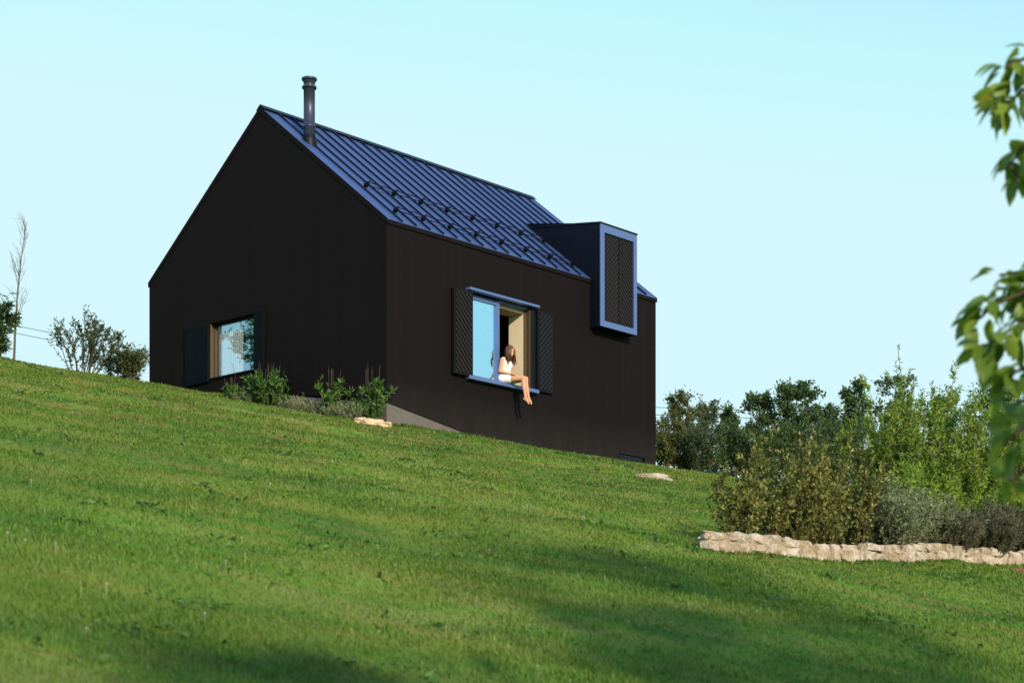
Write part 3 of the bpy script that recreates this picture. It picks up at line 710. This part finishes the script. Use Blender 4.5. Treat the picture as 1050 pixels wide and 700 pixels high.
# a green filler hedge plant behind the grey shrubs
for k, (px, top, lab) in enumerate(((915, 470, 'low bright green bush behind the rounded silvery shrub'), (960, 468, 'low bright green bush behind the first mauve-grey shrub'), (1005, 470, 'low bright green bush behind the middle mauve-grey shrub'), (1048, 466, 'low bright green bush at the right edge behind the bed'))):
    bushy(px, 1.5, top, 60, LM['bright'] if k != 3 else LM['mid'], 'green_bush', lab, 'low green bushes behind the bed', 85+k, 70, .065, .4)

# plants at the gable foot
G4 = 'leafy herbs growing against the gable wall'
def hpt(u, v): p = HC + UX*u + VX*v; return Vector((p.x, p.y, H1(p.x, p.y)))
def gv(px):   # gable coordinate v of a photo column
    r_ = (px-525)/FPX; return -(40*r_+2.677)/(.7455+.6665*r_)
for k, (px, top, sp, ns, lab) in enumerate(((252, 392, .14, 9, 'small leafy herb with thin flower spikes, leftmost at the gable foot'), (287, 381, .42, 34, 'widest leafy herb at the gable foot, below the window\'s right shutter'), (351, 386, .17, 13, 'upright leafy herb midway between the widest one and the house corner'), (391, 386, .17, 13, 'leafy herb beside the pale boulder at the house corner'))):
    g0 = hpt(-.35, gv(px)); Ht = (770-top)/FPX*g0.y - g0.z
    t = stems_plant('leafy_herb', g0, Ht*1.1, sp, ns, LM['herb'], lab, 'plant', G4, 100+k, leaf=.13, aspect=.38, nl=20, side=2, bare=.1, rise=.2, bark=BARK, thick=.007, twl=.25, tilt=.5)
    sp_ = MB(); rg = np.random.default_rng(k)
    for j in range(5 if k != 1 else 10):
        x, y = rg.normal()*sp*.6, rg.normal()*sp*.4; sp_.tube([(x, y, Ht*.7), (x*1.1, y, Ht*1.05+.1*rg.random()), (x*1.2, y, Ht*1.18+.1*rg.random())], [.002, .0045, .001], 4); sp_.build('flower_spike', BARK, t); sp_ = MB()
for k, (px, lab) in enumerate(((272, 'low grey lavender tuft left of the widest herb'), (318, 'low grey lavender tuft right of the widest herb'), (336, 'low grey lavender tuft halfway along the gable foot'), (365, 'low grey lavender tuft just left of the pale boulder'), (380, 'low grey lavender tuft between the boulder and the corner herb'))):
    g0 = hpt(-.45, gv(px))
    stems_plant('lavender_tuft', g0, .46, .36, 70, LM['grey'], lab, 'plant', 'low lavender tufts at the gable foot', 120+k, leaf=.05, aspect=.22, nl=16, side=2, bare=.1, rise=.3, bark=BARK, thick=.004, twl=.3, tilt=1.0)
# rocks
def rocks(name, px, py, Y, lst, lab, seed, mat):
    g0 = at(px, Y); mb = MB(); rng = np.random.default_rng(seed)
    for (dx, dy, sx, sy, sz) in lst: rock(mb, (dx, dy, sz*.35 + H1(g0.x+dx, g0.y+dy)-g0.z), sx, sy, sz, rng.random(), rng, 3, .3)
    o = mb.build(name, mat); o.location = g0; tag(o, lab, 'rock')
WS = stone_mat('warm_limestone', (.52, .36, .22), (.62, .48, .33), (.30, .20, .12))
rocks('boulder', 380, 426, 39.0, [(0, 0, .30, .2, .13), (-.22, .05, .2, .16, .09), (.30, .05, .2, .16, .09)], 'pale warm boulder lying in front of the house corner', 1, WS)
rocks('flat_rock', 667, 503, 33.5, [(0, 0, .34, .22, .085), (.22, -.05, .22, .14, .06)], 'flat pale rock lying in the lawn below the basement window', 2, M['stone'])
rocks('small_stone', 1043, 588, 25.5, [(0, 0, .10, .08, .04), (.07, .02, .05, .05, .03)], 'small brownish stone in the grass below the right end of the wall', 3, flat_mat('brown_stone', (.20, .10, .07), .9))

# left edge
G5 = 'trees and bushes beyond the crest to the left of the house'
def bare_tree():
    rng = np.random.default_rng(9); g0 = at(14, 49); t = empty('bare_sapling', g0, 0, 'thin bare leafless sapling rising at the left edge above the crest', 'tree', G5)
    Ht = (770-228)/FPX*49 - g0.z; tk = MB(); br = MB()
    pts = [Vector((0, 0, -.1)), Vector((.04, 0, Ht*.25)), Vector((.10, 0, Ht*.5)), Vector((.20, 0, Ht*.75)), Vector((.34, 0, Ht))]
    tk.tube(pts, [.035, .028, .02, .012, .004], 6); tk.build('trunk', GREYBARK, t)
    for i in range(34):
        tt = .25+.72*rng.random(); p, d = sample(pts, tt); a = rng.random()*6.28
        b_ = bez(p, Vector((math.cos(a)*.42, math.sin(a)*.42, 1)), (1-tt)*.9+.35*rng.random(), .2, rng, 4, .06); br.tube(b_, [.008, .006, .005, .004, .002], 3, False)
        for j in range(3):
            p2, d2 = sample(b_, .3+.6*rng.random()); v = Vector(rng.normal(size=3)); bb = bez(p2, d2+v*.35, .25, .2, rng, 2, .05); br.tube(bb, [.004, .003, .002], 3, False)
    br.build('branches', GREYBARK, t)
bare_tree()
def conifer():
    rng = np.random.default_rng(12); g0 = at(-15, 47); Ht = (770-290)/FPX*47 - g0.z
    stems_plant('spiky_evergreen', g0, Ht, .40, 26, LM['dark'], 'dark spiky evergreen cut by the left edge of the photo', 'tree', G5, 131, leaf=.20, aspect=.13, nl=60, side=8, bare=.1, rise=.1, bark=BARK, thick=.02, twl=.3, tilt=.45, droop=.5)
conifer()
g0 = at(84, 51); stems_plant('loose_grey_tree', g0, ((770-322)/FPX*51-g0.z)*1.16, .60, 17, LM['teal'], 'airy grey-green small tree on the crest between the sapling and the house', 'tree', G5, 133, leaf=.10, aspect=.38, nl=26, side=8, bare=.15, rise=.3, bark=BARK, thick=.016, twl=.55, tilt=.75)
g0 = at(135, 53); tree('brownish_bush', g0, (770-366)/FPX*53-g0.z, .75, LM['rust'], 'low brownish green bush touching the left end of the house', 'bush', G5, 134, limbs=26, twigs=9, nl=14, leaf=.07, h0=.05, up=.6, thick=.04)
g0 = at(120, 53); tree('brownish_bush', g0, (770-370)/FPX*53-g0.z, .5, LM['teal'], 'small dusty bush in the dip right of the airy grey-green tree', 'bush', G5, 135, limbs=20, twigs=8, nl=12, leaf=.07, h0=.05, up=.6, thick=.04)
g0 = Vector((-17.4, 43.0, H1(-17.4, 43.0))); tree('garden_tree', g0, 5.0, 1.5, LM['mid'], 'leafy tree left of the photo, seen only as a reflection in the gable window', 'tree', None, 136, limbs=34, twigs=10, nl=14, leaf=.13, h0=.28, up=.0, thick=.10)

# power line
def wire(off, lab):
    Y = 60; pts = []
    for i in range(61):
        X = -30 + i; pts.append((X, Y + off[0], 11.31-.082*X+.004*X*X + off[1]))
    m = MB(); m.tube(pts, .009, 4); o = m.build('power_line', flat_mat('wire_black', (.03, .03, .035), .6)); tag(o, lab, 'power line', 'power lines behind the house')
wire((0, .05), 'upper of two thin power lines crossing the sky behind the house'); wire((.3, -.14), 'lower of two thin power lines crossing the sky behind the house')
for X, lab in ((-30, 'wooden power pole far left of the photo'), (30, 'wooden power pole far right of the photo')):
    z = H1(X, 60); zt = 11.31-.082*X+.004*X*X+.25; pl = empty('power_pole', (X, 60, z), 0, lab, 'power pole', 'power poles holding the two lines')
    m = MB(); m.tube([(0, 0, -.3), (0, 0, zt-z)], [.14, .09], 10); m.build('pole', GREYBARK, pl)
    m = MB(); m.box(-.05, .05, -.6, .6, zt-z-.45, zt-z-.36); m.build('crossarm', GREYBARK, pl)

# trees right of the frame: they shade the lawn; boughs of the nearest hang into view
def outside(X, Y, Z): return X > .2746*Y + .12
tree('shade_tree', Vector((6.6, 4.6, H1(6.6, 4.6))), 9.4, 3.0, LM['mid'], 'leafy tree right of the photo whose long shadow crosses the lawn', 'tree', 'garden trees right of the photo', 140, limbs=34, twigs=13, nl=14, leaf=.11, h0=.28, up=.5, thick=.10, ok=outside)
tree('shade_tree', Vector((4.1, 6.0, H1(4.1, 6.0))), 5.2, 2.0, LM['mid'], 'leafy tree right of the photo standing nearer the camera', 'tree', 'garden trees right of the photo', 141, limbs=30, twigs=12, nl=14, leaf=.11, h0=.28, up=.5, thick=.10, ok=outside)
tree('shade_tree', Vector((1.9, 2.4, H1(1.9, 2.4))), 4.9, 1.6, LM['mid'], 'leafy tree beside the camera shading the bottom of the lawn', 'tree', 'garden trees right of the photo', 142, limbs=30, twigs=12, nl=14, leaf=.11, h0=.35, up=.5, thick=.09, ok=lambda X, Y, Z: (X > .2746*Y+.15) | (Y < -.3))
def big_leaves(P, D, Ls, rng):
    """ovate leaves with a folded midrib and drooping tip, 5 cross sections"""
    V = []; F = []; RR = []
    prof = [(0, .04), (.18, .62), (.42, 1.0), (.7, .78), (.9, .32), (1.0, .02)]
    for p, d, L in zip(P, D, Ls):
        d = Vector(d).normalized(); up = Vector((rng.normal()*.5, rng.normal()*.5, 1)); a = d.cross(up).normalized(); n = a.cross(d); n0 = len(V); W = L*.33; r0 = rng.random()
        dr = .15+.3*rng.random()
        for t, ww in prof:
            c = Vector(p) + d*L*t - Vector((0, 0, 1))*L*dr*t*t
            V += [tuple(c - a*W*ww + n*W*ww*.28), tuple(c), tuple(c + a*W*ww + n*W*ww*.28)]
        for i in range(len(prof)-1):
            b_ = n0+i*3; F += [(b_, b_+1, b_+4, b_+3), (b_+1, b_+2, b_+5, b_+4)]; RR += [r0, r0]
    return np.array(V), np.array(F), np.array(RR)
def near_tree():
    rng = np.random.default_rng(31); base = Vector((3.05, 6.3, H1(3.05, 6.3)))
    t = empty('fruit_tree', base, 0, 'near tree outside the right edge whose out-of-focus leafy boughs hang into view', 'tree')
    tk = MB(); pts = [Vector((0, 0, -.2)), Vector((.05, 0, 1.0)), Vector((0, .05, 2.0)), Vector((.05, 0, 3.2)), Vector((0, 0, 4.2))]
    tk.tube(pts, [.08, .07, .055, .04, .015], 8); tk.build('trunk', BARK, t, smooth=True)
    def W(px, py, Y=6.3): return at(px, Y, py) - base
    boughs = [  # root on trunk, then photo positions
      (2.6, [(1075, 95), (1048, 92), (1030, 112), (1028, 98)], 6.3, 20),
      (3.0, [(1080, 55), (1055, 58), (1030, 70)], 6.3, 12),
      (2.3, [(1075, 150), (1052, 148), (1036, 168), (1045, 188)], 6.2, 16),
      (1.8, [(1080, 290), (1050, 300), (1020, 312), (1000, 330)], 6.2, 24),
      (1.6, [(1080, 320), (1050, 330), (1022, 346), (1005, 362)], 6.1, 26),
      (1.9, [(1075, 275), (1050, 278), (1025, 282)], 6.3, 12),
      (1.4, [(1090, 360), (1060, 372), (1040, 382), (1030, 395)], 6.0, 14),
      (1.0, [(1100, 410), (1065, 430), (1040, 445), (1026, 458)], 4.7, 15),
      (.9, [(1100, 450), (1070, 470), (1045, 485), (1036, 492)], 4.7, 12),
      (1.1, [(1100, 400), (1070, 405), (1045, 412), (1034, 418)], 4.9, 11)]
    br = MB(); P = []; D = []; Ls = []
    for hz, pix, Y, n in boughs:
        path = [sample(pts, min(.98, (hz+.2)/4.4))[0]] + [W(a, c, Y + rng.normal()*.08) for a, c in pix]
        br.tube(path, [.016] + [.009-.006*i/len(pix) for i in range(len(pix))], 5, False)
        for k in range(int(n*1.5)):
            tt = .28 + .72*rng.random()**.8; p, d = sample(path, tt); v = Vector(rng.normal(size=3)).normalized()
            P.append(p + v*.03); D.append(d*.5 + v*.9 + Vector((-.15, 0, -.45))); Ls.append((.060+.036*rng.random())*(Y/6.3)**1.15)
    # crown outside the frame
    for i in range(24):
        tt = .35+.6*rng.random(); p, _ = sample(pts, tt); a = rng.random()*6.28; d = Vector((math.cos(a), math.sin(a), .3+.5*rng.random()))
        L = .6+.7*rng.random(); lp = bez(p, d, L, .2, rng, 4, .12)
        if any((q+base).x < .2746*(q+base).y+.12 for q in lp): continue
        br.tube(lp, [.014, .011, .008, .006, .003], 4, False)
        for k in range(34):
            q, dd = sample(lp, .15+.85*rng.random()); v = Vector(rng.normal(size=3)).normalized(); q = q+v*.08
            if (q+base).x < .2746*(q+base).y+.2: continue
            P.append(q); D.append(dd*.4+v+Vector((0, 0, -.3))); Ls.append(.09+.05*rng.random())
    br.build('branches', BARK, t); V, F, RR = big_leaves(P, D, Ls, rng); np_mesh('crown', V, F, LM['near'], t, RR, smooth=True)
near_tree()

# small things in the lawn
def lawn_bits():
    rng = np.random.default_rng(77)
    # clover flowers
    n = 120; Y = 8 + 34*rng.random(n)**1.1; X = (rng.random(n)*2-1)*.29*Y; kp = ~in_house(X, Y, .3); X, Y = X[kp], Y[kp]; mb = MB()
    for x, y in zip(X, Y):
        z = H1(x, y); hh = .035+.03*rng.random(); r_ = (.006+.005*rng.random())*(.75+y/40); 
        bm = bmesh.new(); bmesh.ops.create_icosphere(bm, subdivisions=1, radius=r_); n0 = len(mb.v)
        for v in bm.verts: mb.v.append((x+v.co.x, y+v.co.y, z+hh+v.co.z*.8))
        for f in bm.faces: mb.f.append(tuple(n0+v.index for v in f.verts))
        bm.free(); mb.tube([(x, y, z), (x, y, z+hh)], .0015, 3, False)
    tag(mb.build('clover_flowers', flat_mat('clover_white', (.30, .31, .20), .8)), 'tiny whitish clover flowers dotted through the lawn', 'flowers', kind='stuff')
    # broad-leaved weeds
    P = []; D = []; L = []
    for c in range(170):
        y = 8+36*rng.random(); x = (rng.random()*2-1)*.29*y
        if in_house(x, y, .3): continue
        m = int(8+16*rng.random()); rr = .05+.22*rng.random()
        for j in range(m):
            a, q = rng.random()*6.28, rr*math.sqrt(rng.random()); xx, yy = x+math.cos(a)*q*1.6, y+math.sin(a)*q; b_ = rng.random()*6.28
            P.append((xx, yy, H1(xx, yy)+.015+.02*rng.random())); D.append((math.cos(b_), math.sin(b_), .35)); L.append((.03+.035*rng.random())*(.8+y/50))
    P, D, L = np.array(P), np.array(D), np.array(L); V, F, r_ = leaves(P, D, L, L*.55, rng)
    tag(np_mesh('lawn_weeds', V, F, LM['herb'], None, r_), 'low broad-leaved weeds mixed into the lawn', 'weeds', kind='stuff')
    # longer tufts along the foot of the house and the wall
    P = []; D = []; L = []
    def tuft(x, y, k, h):
        for j in range(k):
            a = rng.random()*6.28; q = .05*rng.random(); P.append((x+math.cos(a)*q, y+math.sin(a)*q, H1(x, y)-.01)); D.append((math.cos(a)*.5, math.sin(a)*.5, 1)); L.append(h*(.5+.7*rng.random()))
    for i in range(260):
        u = HL*rng.random(); p = hpt(u, -.04-.06*rng.random()); tuft(p.x, p.y, 10, .09)
    for i in range(230):
        p = hpt(-.06-.06*rng.random(), HW*rng.random()); tuft(p.x, p.y, 10, .09)
    for i in range(260):
        p, d = wallpt(WL*rng.random()); n = Vector((d.y, -d.x, 0)); p = p+n*(.02+.07*rng.random()); tuft(p.x, p.y, 9, .055)
    for i in range(90):
        y = 9+30*rng.random(); x = (rng.random()*2-1)*.28*y
        if not in_house(x, y, .3): tuft(x, y, 9, .075)
    P, D, L = np.array(P), np.array(D), np.array(L); V, F, r_ = leaves(P, D, L, L*.10+.003, rng, .35)
    tag(np_mesh('grass_tufts', V, F, bpy.data.materials['grass_blades'], None, r_), 'longer grass tufts along the foot of the walls', 'grass', kind='stuff')
lawn_bits()

# ------------------------------------------------------------------ the woman on the sill
def person():
    s0 = HC + UX*3.81 + VX*.02; base = Vector((s0.x, s0.y, 8.43))
    t = empty('person', base, 0, 'woman in white top and shorts sitting on the window sill with bare legs hanging outside', 'person')
    t.scale = (1.13, 1.13, 1.13)
    F_ = Vector((.80, -.60, 0)).normalized(); S_ = Vector((F_.y, -F_.x, 0))     # S_ = her right (towards the camera)
    FL = Vector((.93, -.37, 0)).normalized(); SLg = Vector((FL.y, -FL.x, 0))
    def T_(f, s, z): return F_*f + S_*s + Vector((0, 0, z))
    def G_(f, s, z): return FL*f + SLg*s + Vector((0, 0, z))
    def caps(mb, p0, r0, p1, r1, k=14, m=5):
        p0, p1 = Vector(p0), Vector(p1); d = (p1-p0); L = d.length; d = d.normalized()
        pts = []; rad = []
        for i in range(m): a = math.pi/2*(1-i/m); pts.append(p0-d*r0*math.sin(a)); rad.append(max(1e-4, r0*math.cos(a)))
        for i in range(3): pts.append(p0.lerp(p1, i/2)); rad.append(r0+(r1-r0)*i/2)
        for i in range(1, m+1): a = math.pi/2*i/m; pts.append(p1+d*r1*math.sin(a)); rad.append(max(1e-4, r1*math.cos(a)))
        mb.tube(pts, rad, k)
    def ell(mb, c, rx, ry, rz, fx=None, tilt=0, k=16):
        bm = bmesh.new(); bmesh.ops.create_uvsphere(bm, u_segments=k, v_segments=k//2+2, radius=1); n0 = len(mb.v); fx = fx or F_; sx = Vector((fx.y, -fx.x, 0))
        ax = (fx*math.cos(tilt) - Vector((0, 0, 1))*math.sin(tilt)); az = ax.cross(sx)*-1; az = az if az.z > 0 else -az
        for v in bm.verts: q = Vector(c) + ax*v.co.x*rx + sx*v.co.y*ry + az*v.co.z*rz; mb.v.append(tuple(q))
        for f in bm.faces: mb.f.append(tuple(n0+v.index for v in f.verts))
        bm.free()
    def fuse(o, vox, it=4, thick=None):
        r_ = o.modifiers.new('fuse', 'REMESH'); r_.mode = 'VOXEL'; r_.voxel_size = vox; r_.use_smooth_shade = True
        s_ = o.modifiers.new('smooth', 'SMOOTH'); s_.iterations = it; s_.factor = .5
    def torso(mb, e=0):
        caps(mb, T_(-.02, -.075, .10), .095+e, T_(-.02, .075, .10), .095+e)        # pelvis
        caps(mb, T_(-.02, -.04, .15), .088+e, T_(.0, -.035, .27), .070+e); caps(mb, T_(-.02, .04, .15), .088+e, T_(.0, .035, .27), .070+e)
        caps(mb, T_(.0, -.035, .27), .072+e, T_(.02, -.065, .40), .082+e); caps(mb, T_(.0, .035, .27), .072+e, T_(.02, .065, .40), .082+e)
        for s in (-1, 1): ell(mb, T_(.062, .060*s, .380), .052+e, .055+e, .058+e)
    body = MB(); torso(body)
    SH = {}
    for s in (-1, 1):
        caps(body, T_(.035, .04*s, .475), .055, T_(.03, .150*s, .468), .046)             # shoulder
        caps(body, T_(.03, .155*s, .462), .042, T_(.00, .185*s, .235), .034)           # upper arm
        hand = T_(.185, .085*s, .175); caps(body, T_(.00, .185*s, .235), .034, hand, .022)  # forearm
        hd_ = (T_(.27, .045*s, .155)-hand).normalized(); ell(body, hand+hd_*.035, .045, .034, .018)
        sd = hd_.cross(Vector((0, 0, 1))).normalized()
        for j, (o_, L) in enumerate(((-.024, .052), (-.008, .062), (.008, .058), (.024, .045))):
            a = hand + hd_*.065 + sd*o_; m_ = a + hd_*L*.5 + Vector((0, 0, .002)); caps(body, a, .0085, m_, .008, 8, 3); caps(body, m_, .008, m_ + hd_*L*.42 - Vector((0, 0, .016)), .0068, 8, 3)
        a = hand + hd_*.02 - sd*.03*s; caps(body, a, .011, a + (hd_ - sd*.7*s).normalized()*.035, .009, 8, 3)
        # legs
        hip = T_(.0, .085*s, .095); knee = G_(.42, .060*s-.01, .085 + (.01 if s < 0 else 0)); ank = knee + G_(.035 + (.02 if s < 0 else 0), -.005*s, -.385); 
        caps(body, hip, .085, knee.lerp(hip, .45), .070); caps(body, knee.lerp(hip, .45), .070, knee, .050)
        calf = knee.lerp(ank, .32) - FL*.018; caps(body, knee, .049, calf, .052); caps(body, calf, .052, knee.lerp(ank, .75), .034); caps(body, knee.lerp(ank, .75), .034, ank, .030)
        toe = ank + G_(.075, 0, -.145); heel = ank + G_(-.025, 0, -.035)
        caps(body, heel, .027, ank.lerp(toe, .5) + Vector((0, 0, -.006)), .028); caps(body, ank, .030, ank.lerp(toe, .7), .027)
        td = (toe-ank).normalized()
        for j in range(5):
            a = ank.lerp(toe, .78) + SLg*s*(.024-.012*j)*-1; caps(body, a, .0115 if j else .014, a+td*(.035-.004*abs(j-1)), .008 if j else .011, 8, 3)
    hc = T_(.105, 0, .655); tl = R(28)
    caps(body, T_(.03, 0, .47), .048, hc + T_(-.03, 0, -.06), .044)
    ell(body, hc, .092, .074, .112, tilt=tl); ell(body, hc+T_(.035, 0, -.062), .052, .050, .052, tilt=tl)
    fx = F_*math.cos(tl) - Vector((0, 0, 1))*math.sin(tl); fz = F_*math.sin(tl) + Vector((0, 0, 1))*math.cos(tl)
    def hd2(x, y, z): return hc + fx*x + S_*y + fz*z
    caps(body, hd2(.088, 0, .015), .010, hd2(.108, 0, -.022), .013, 8, 3)                    # nose
    caps(body, hd2(.082, -.018, -.055), .009, hd2(.082, .018, -.055), .009, 8, 3)            # lips
    ell(body, hd2(.070, 0, -.088), .022, .024, .018)
    for s in (-1, 1): ell(body, hd2(-.005, .076*s, -.005), .018, .008, .030); caps(body, hd2(.080, .018*s, .026), .010, hd2(.076, .045*s, .026), .009, 8, 3)
    q = NM('skin'); n = q.noise(9, 3); sk = q.pbr(q.mix(n, (.52, .25, .15), (.60, .32, .20)), .5, spec=.35); p = [x for x in sk.node_tree.nodes if x.type == 'BSDF_PRINCIPLED'][0]
    p.inputs['Subsurface Weight'].default_value = .12; p.inputs['Subsurface Scale'].default_value = .02; p.inputs['Subsurface Radius'].default_value = (1, .35, .2)
    bo = body.build('body', sk, t, smooth=True); fuse(bo, .0055, 4)
    for s in (-1, 1):
        e = MB(); ell(e, hd2(.074, .031*s, .006), .012, .014, .009, k=10); e.build('eye', flat_mat('dark_eye', (.05, .03, .02), .3), t, smooth=True)
        e = MB(); caps(e, hd2(.090, .018*s, .032), .003, hd2(.084, .046*s, .034), .002, 6, 2); e.build('eyebrow', flat_mat('brow_brown', (.08, .04, .02), .8), t, smooth=True)
    # white top: hugging torso with straps, open neckline and arm holes
    tp = MB(); e = .012
    caps(tp, T_(-.02, -.04, .15), .088+e, T_(.0, -.035, .27), .070+e); caps(tp, T_(-.02, .04, .15), .088+e, T_(.0, .035, .27), .070+e)
    caps(tp, T_(.0, -.035, .27), .072+e, T_(.02, -.065, .40), .082+e); caps(tp, T_(.0, .035, .27), .072+e, T_(.02, .065, .40), .082+e)
    for s in (-1, 1): ell(tp, T_(.062, .060*s, .380), .052+e, .058+e, .062+e); caps(tp, T_(.03, .095*s, .43), .060, T_(.03, .105*s, .475), .058)
    cloth = flat_mat('white_cotton', (.80, .79, .76), .9, 0, .1, 25, .06)
    fuse(tp.build('top', cloth, t, smooth=True), .007, 5)
    st = MB(); caps(st, T_(-.02, -.08, .105), .108, T_(-.02, .08, .105), .108)
    for s in (-1, 1): hip = T_(.0, .085*s, .095); knee = G_(.42, .06*s-.01, .085); caps(st, hip, .098, hip.lerp(knee, .30), .092)
    fuse(st.build('shorts', cloth, t, smooth=True), .007, 5)
    # hair: a cap over the skull and locks falling to the chest
    hm = NM('brown_hair'); n = hm.noise(30, 4, .6, stretch=(1, 1, .15)); hmat = hm.pbr(hm.mix(n, (.05, .02, .010), (.14, .055, .025)), .45, spec=.4)
    hr = MB(); rng = np.random.default_rng(4)
    ell(hr, hc - fx*.018 + fz*.016, .098, .090, .112, tilt=tl, k=20)
    for i in range(150):
        a = math.pi*(.20 + 1.6*rng.random()) if i % 3 else (math.pi*.22*(1 if i % 2 else -1) + rng.normal()*.12)
        r1 = .5+.5*rng.random(); q0 = hc - fx*.01 + (fx*math.cos(a)*.085 + S_*math.sin(a)*.085)*.9 + fz*(.03+.05*rng.random()); 
        out = (fx*math.cos(a) + S_*math.sin(a)); L = .20+.13*rng.random(); side_ = out - Vector((0, 0, out.z))
        q1 = q0 + side_*.018 + Vector((0, 0, -L*.45)); q2 = q1 + side_*.012 + F_*.012 + Vector((0, 0, -L*.55)) + Vector((rng.normal()*.012, rng.normal()*.012, 0))
        if math.cos(a) > .72: continue
        hr.tube([q0, q0.lerp(q1, .5)+side_*.012, q1, q2], [.013, .014, .011, .003], 6)
    hr.build('hair', hmat, t, smooth=True)
person()
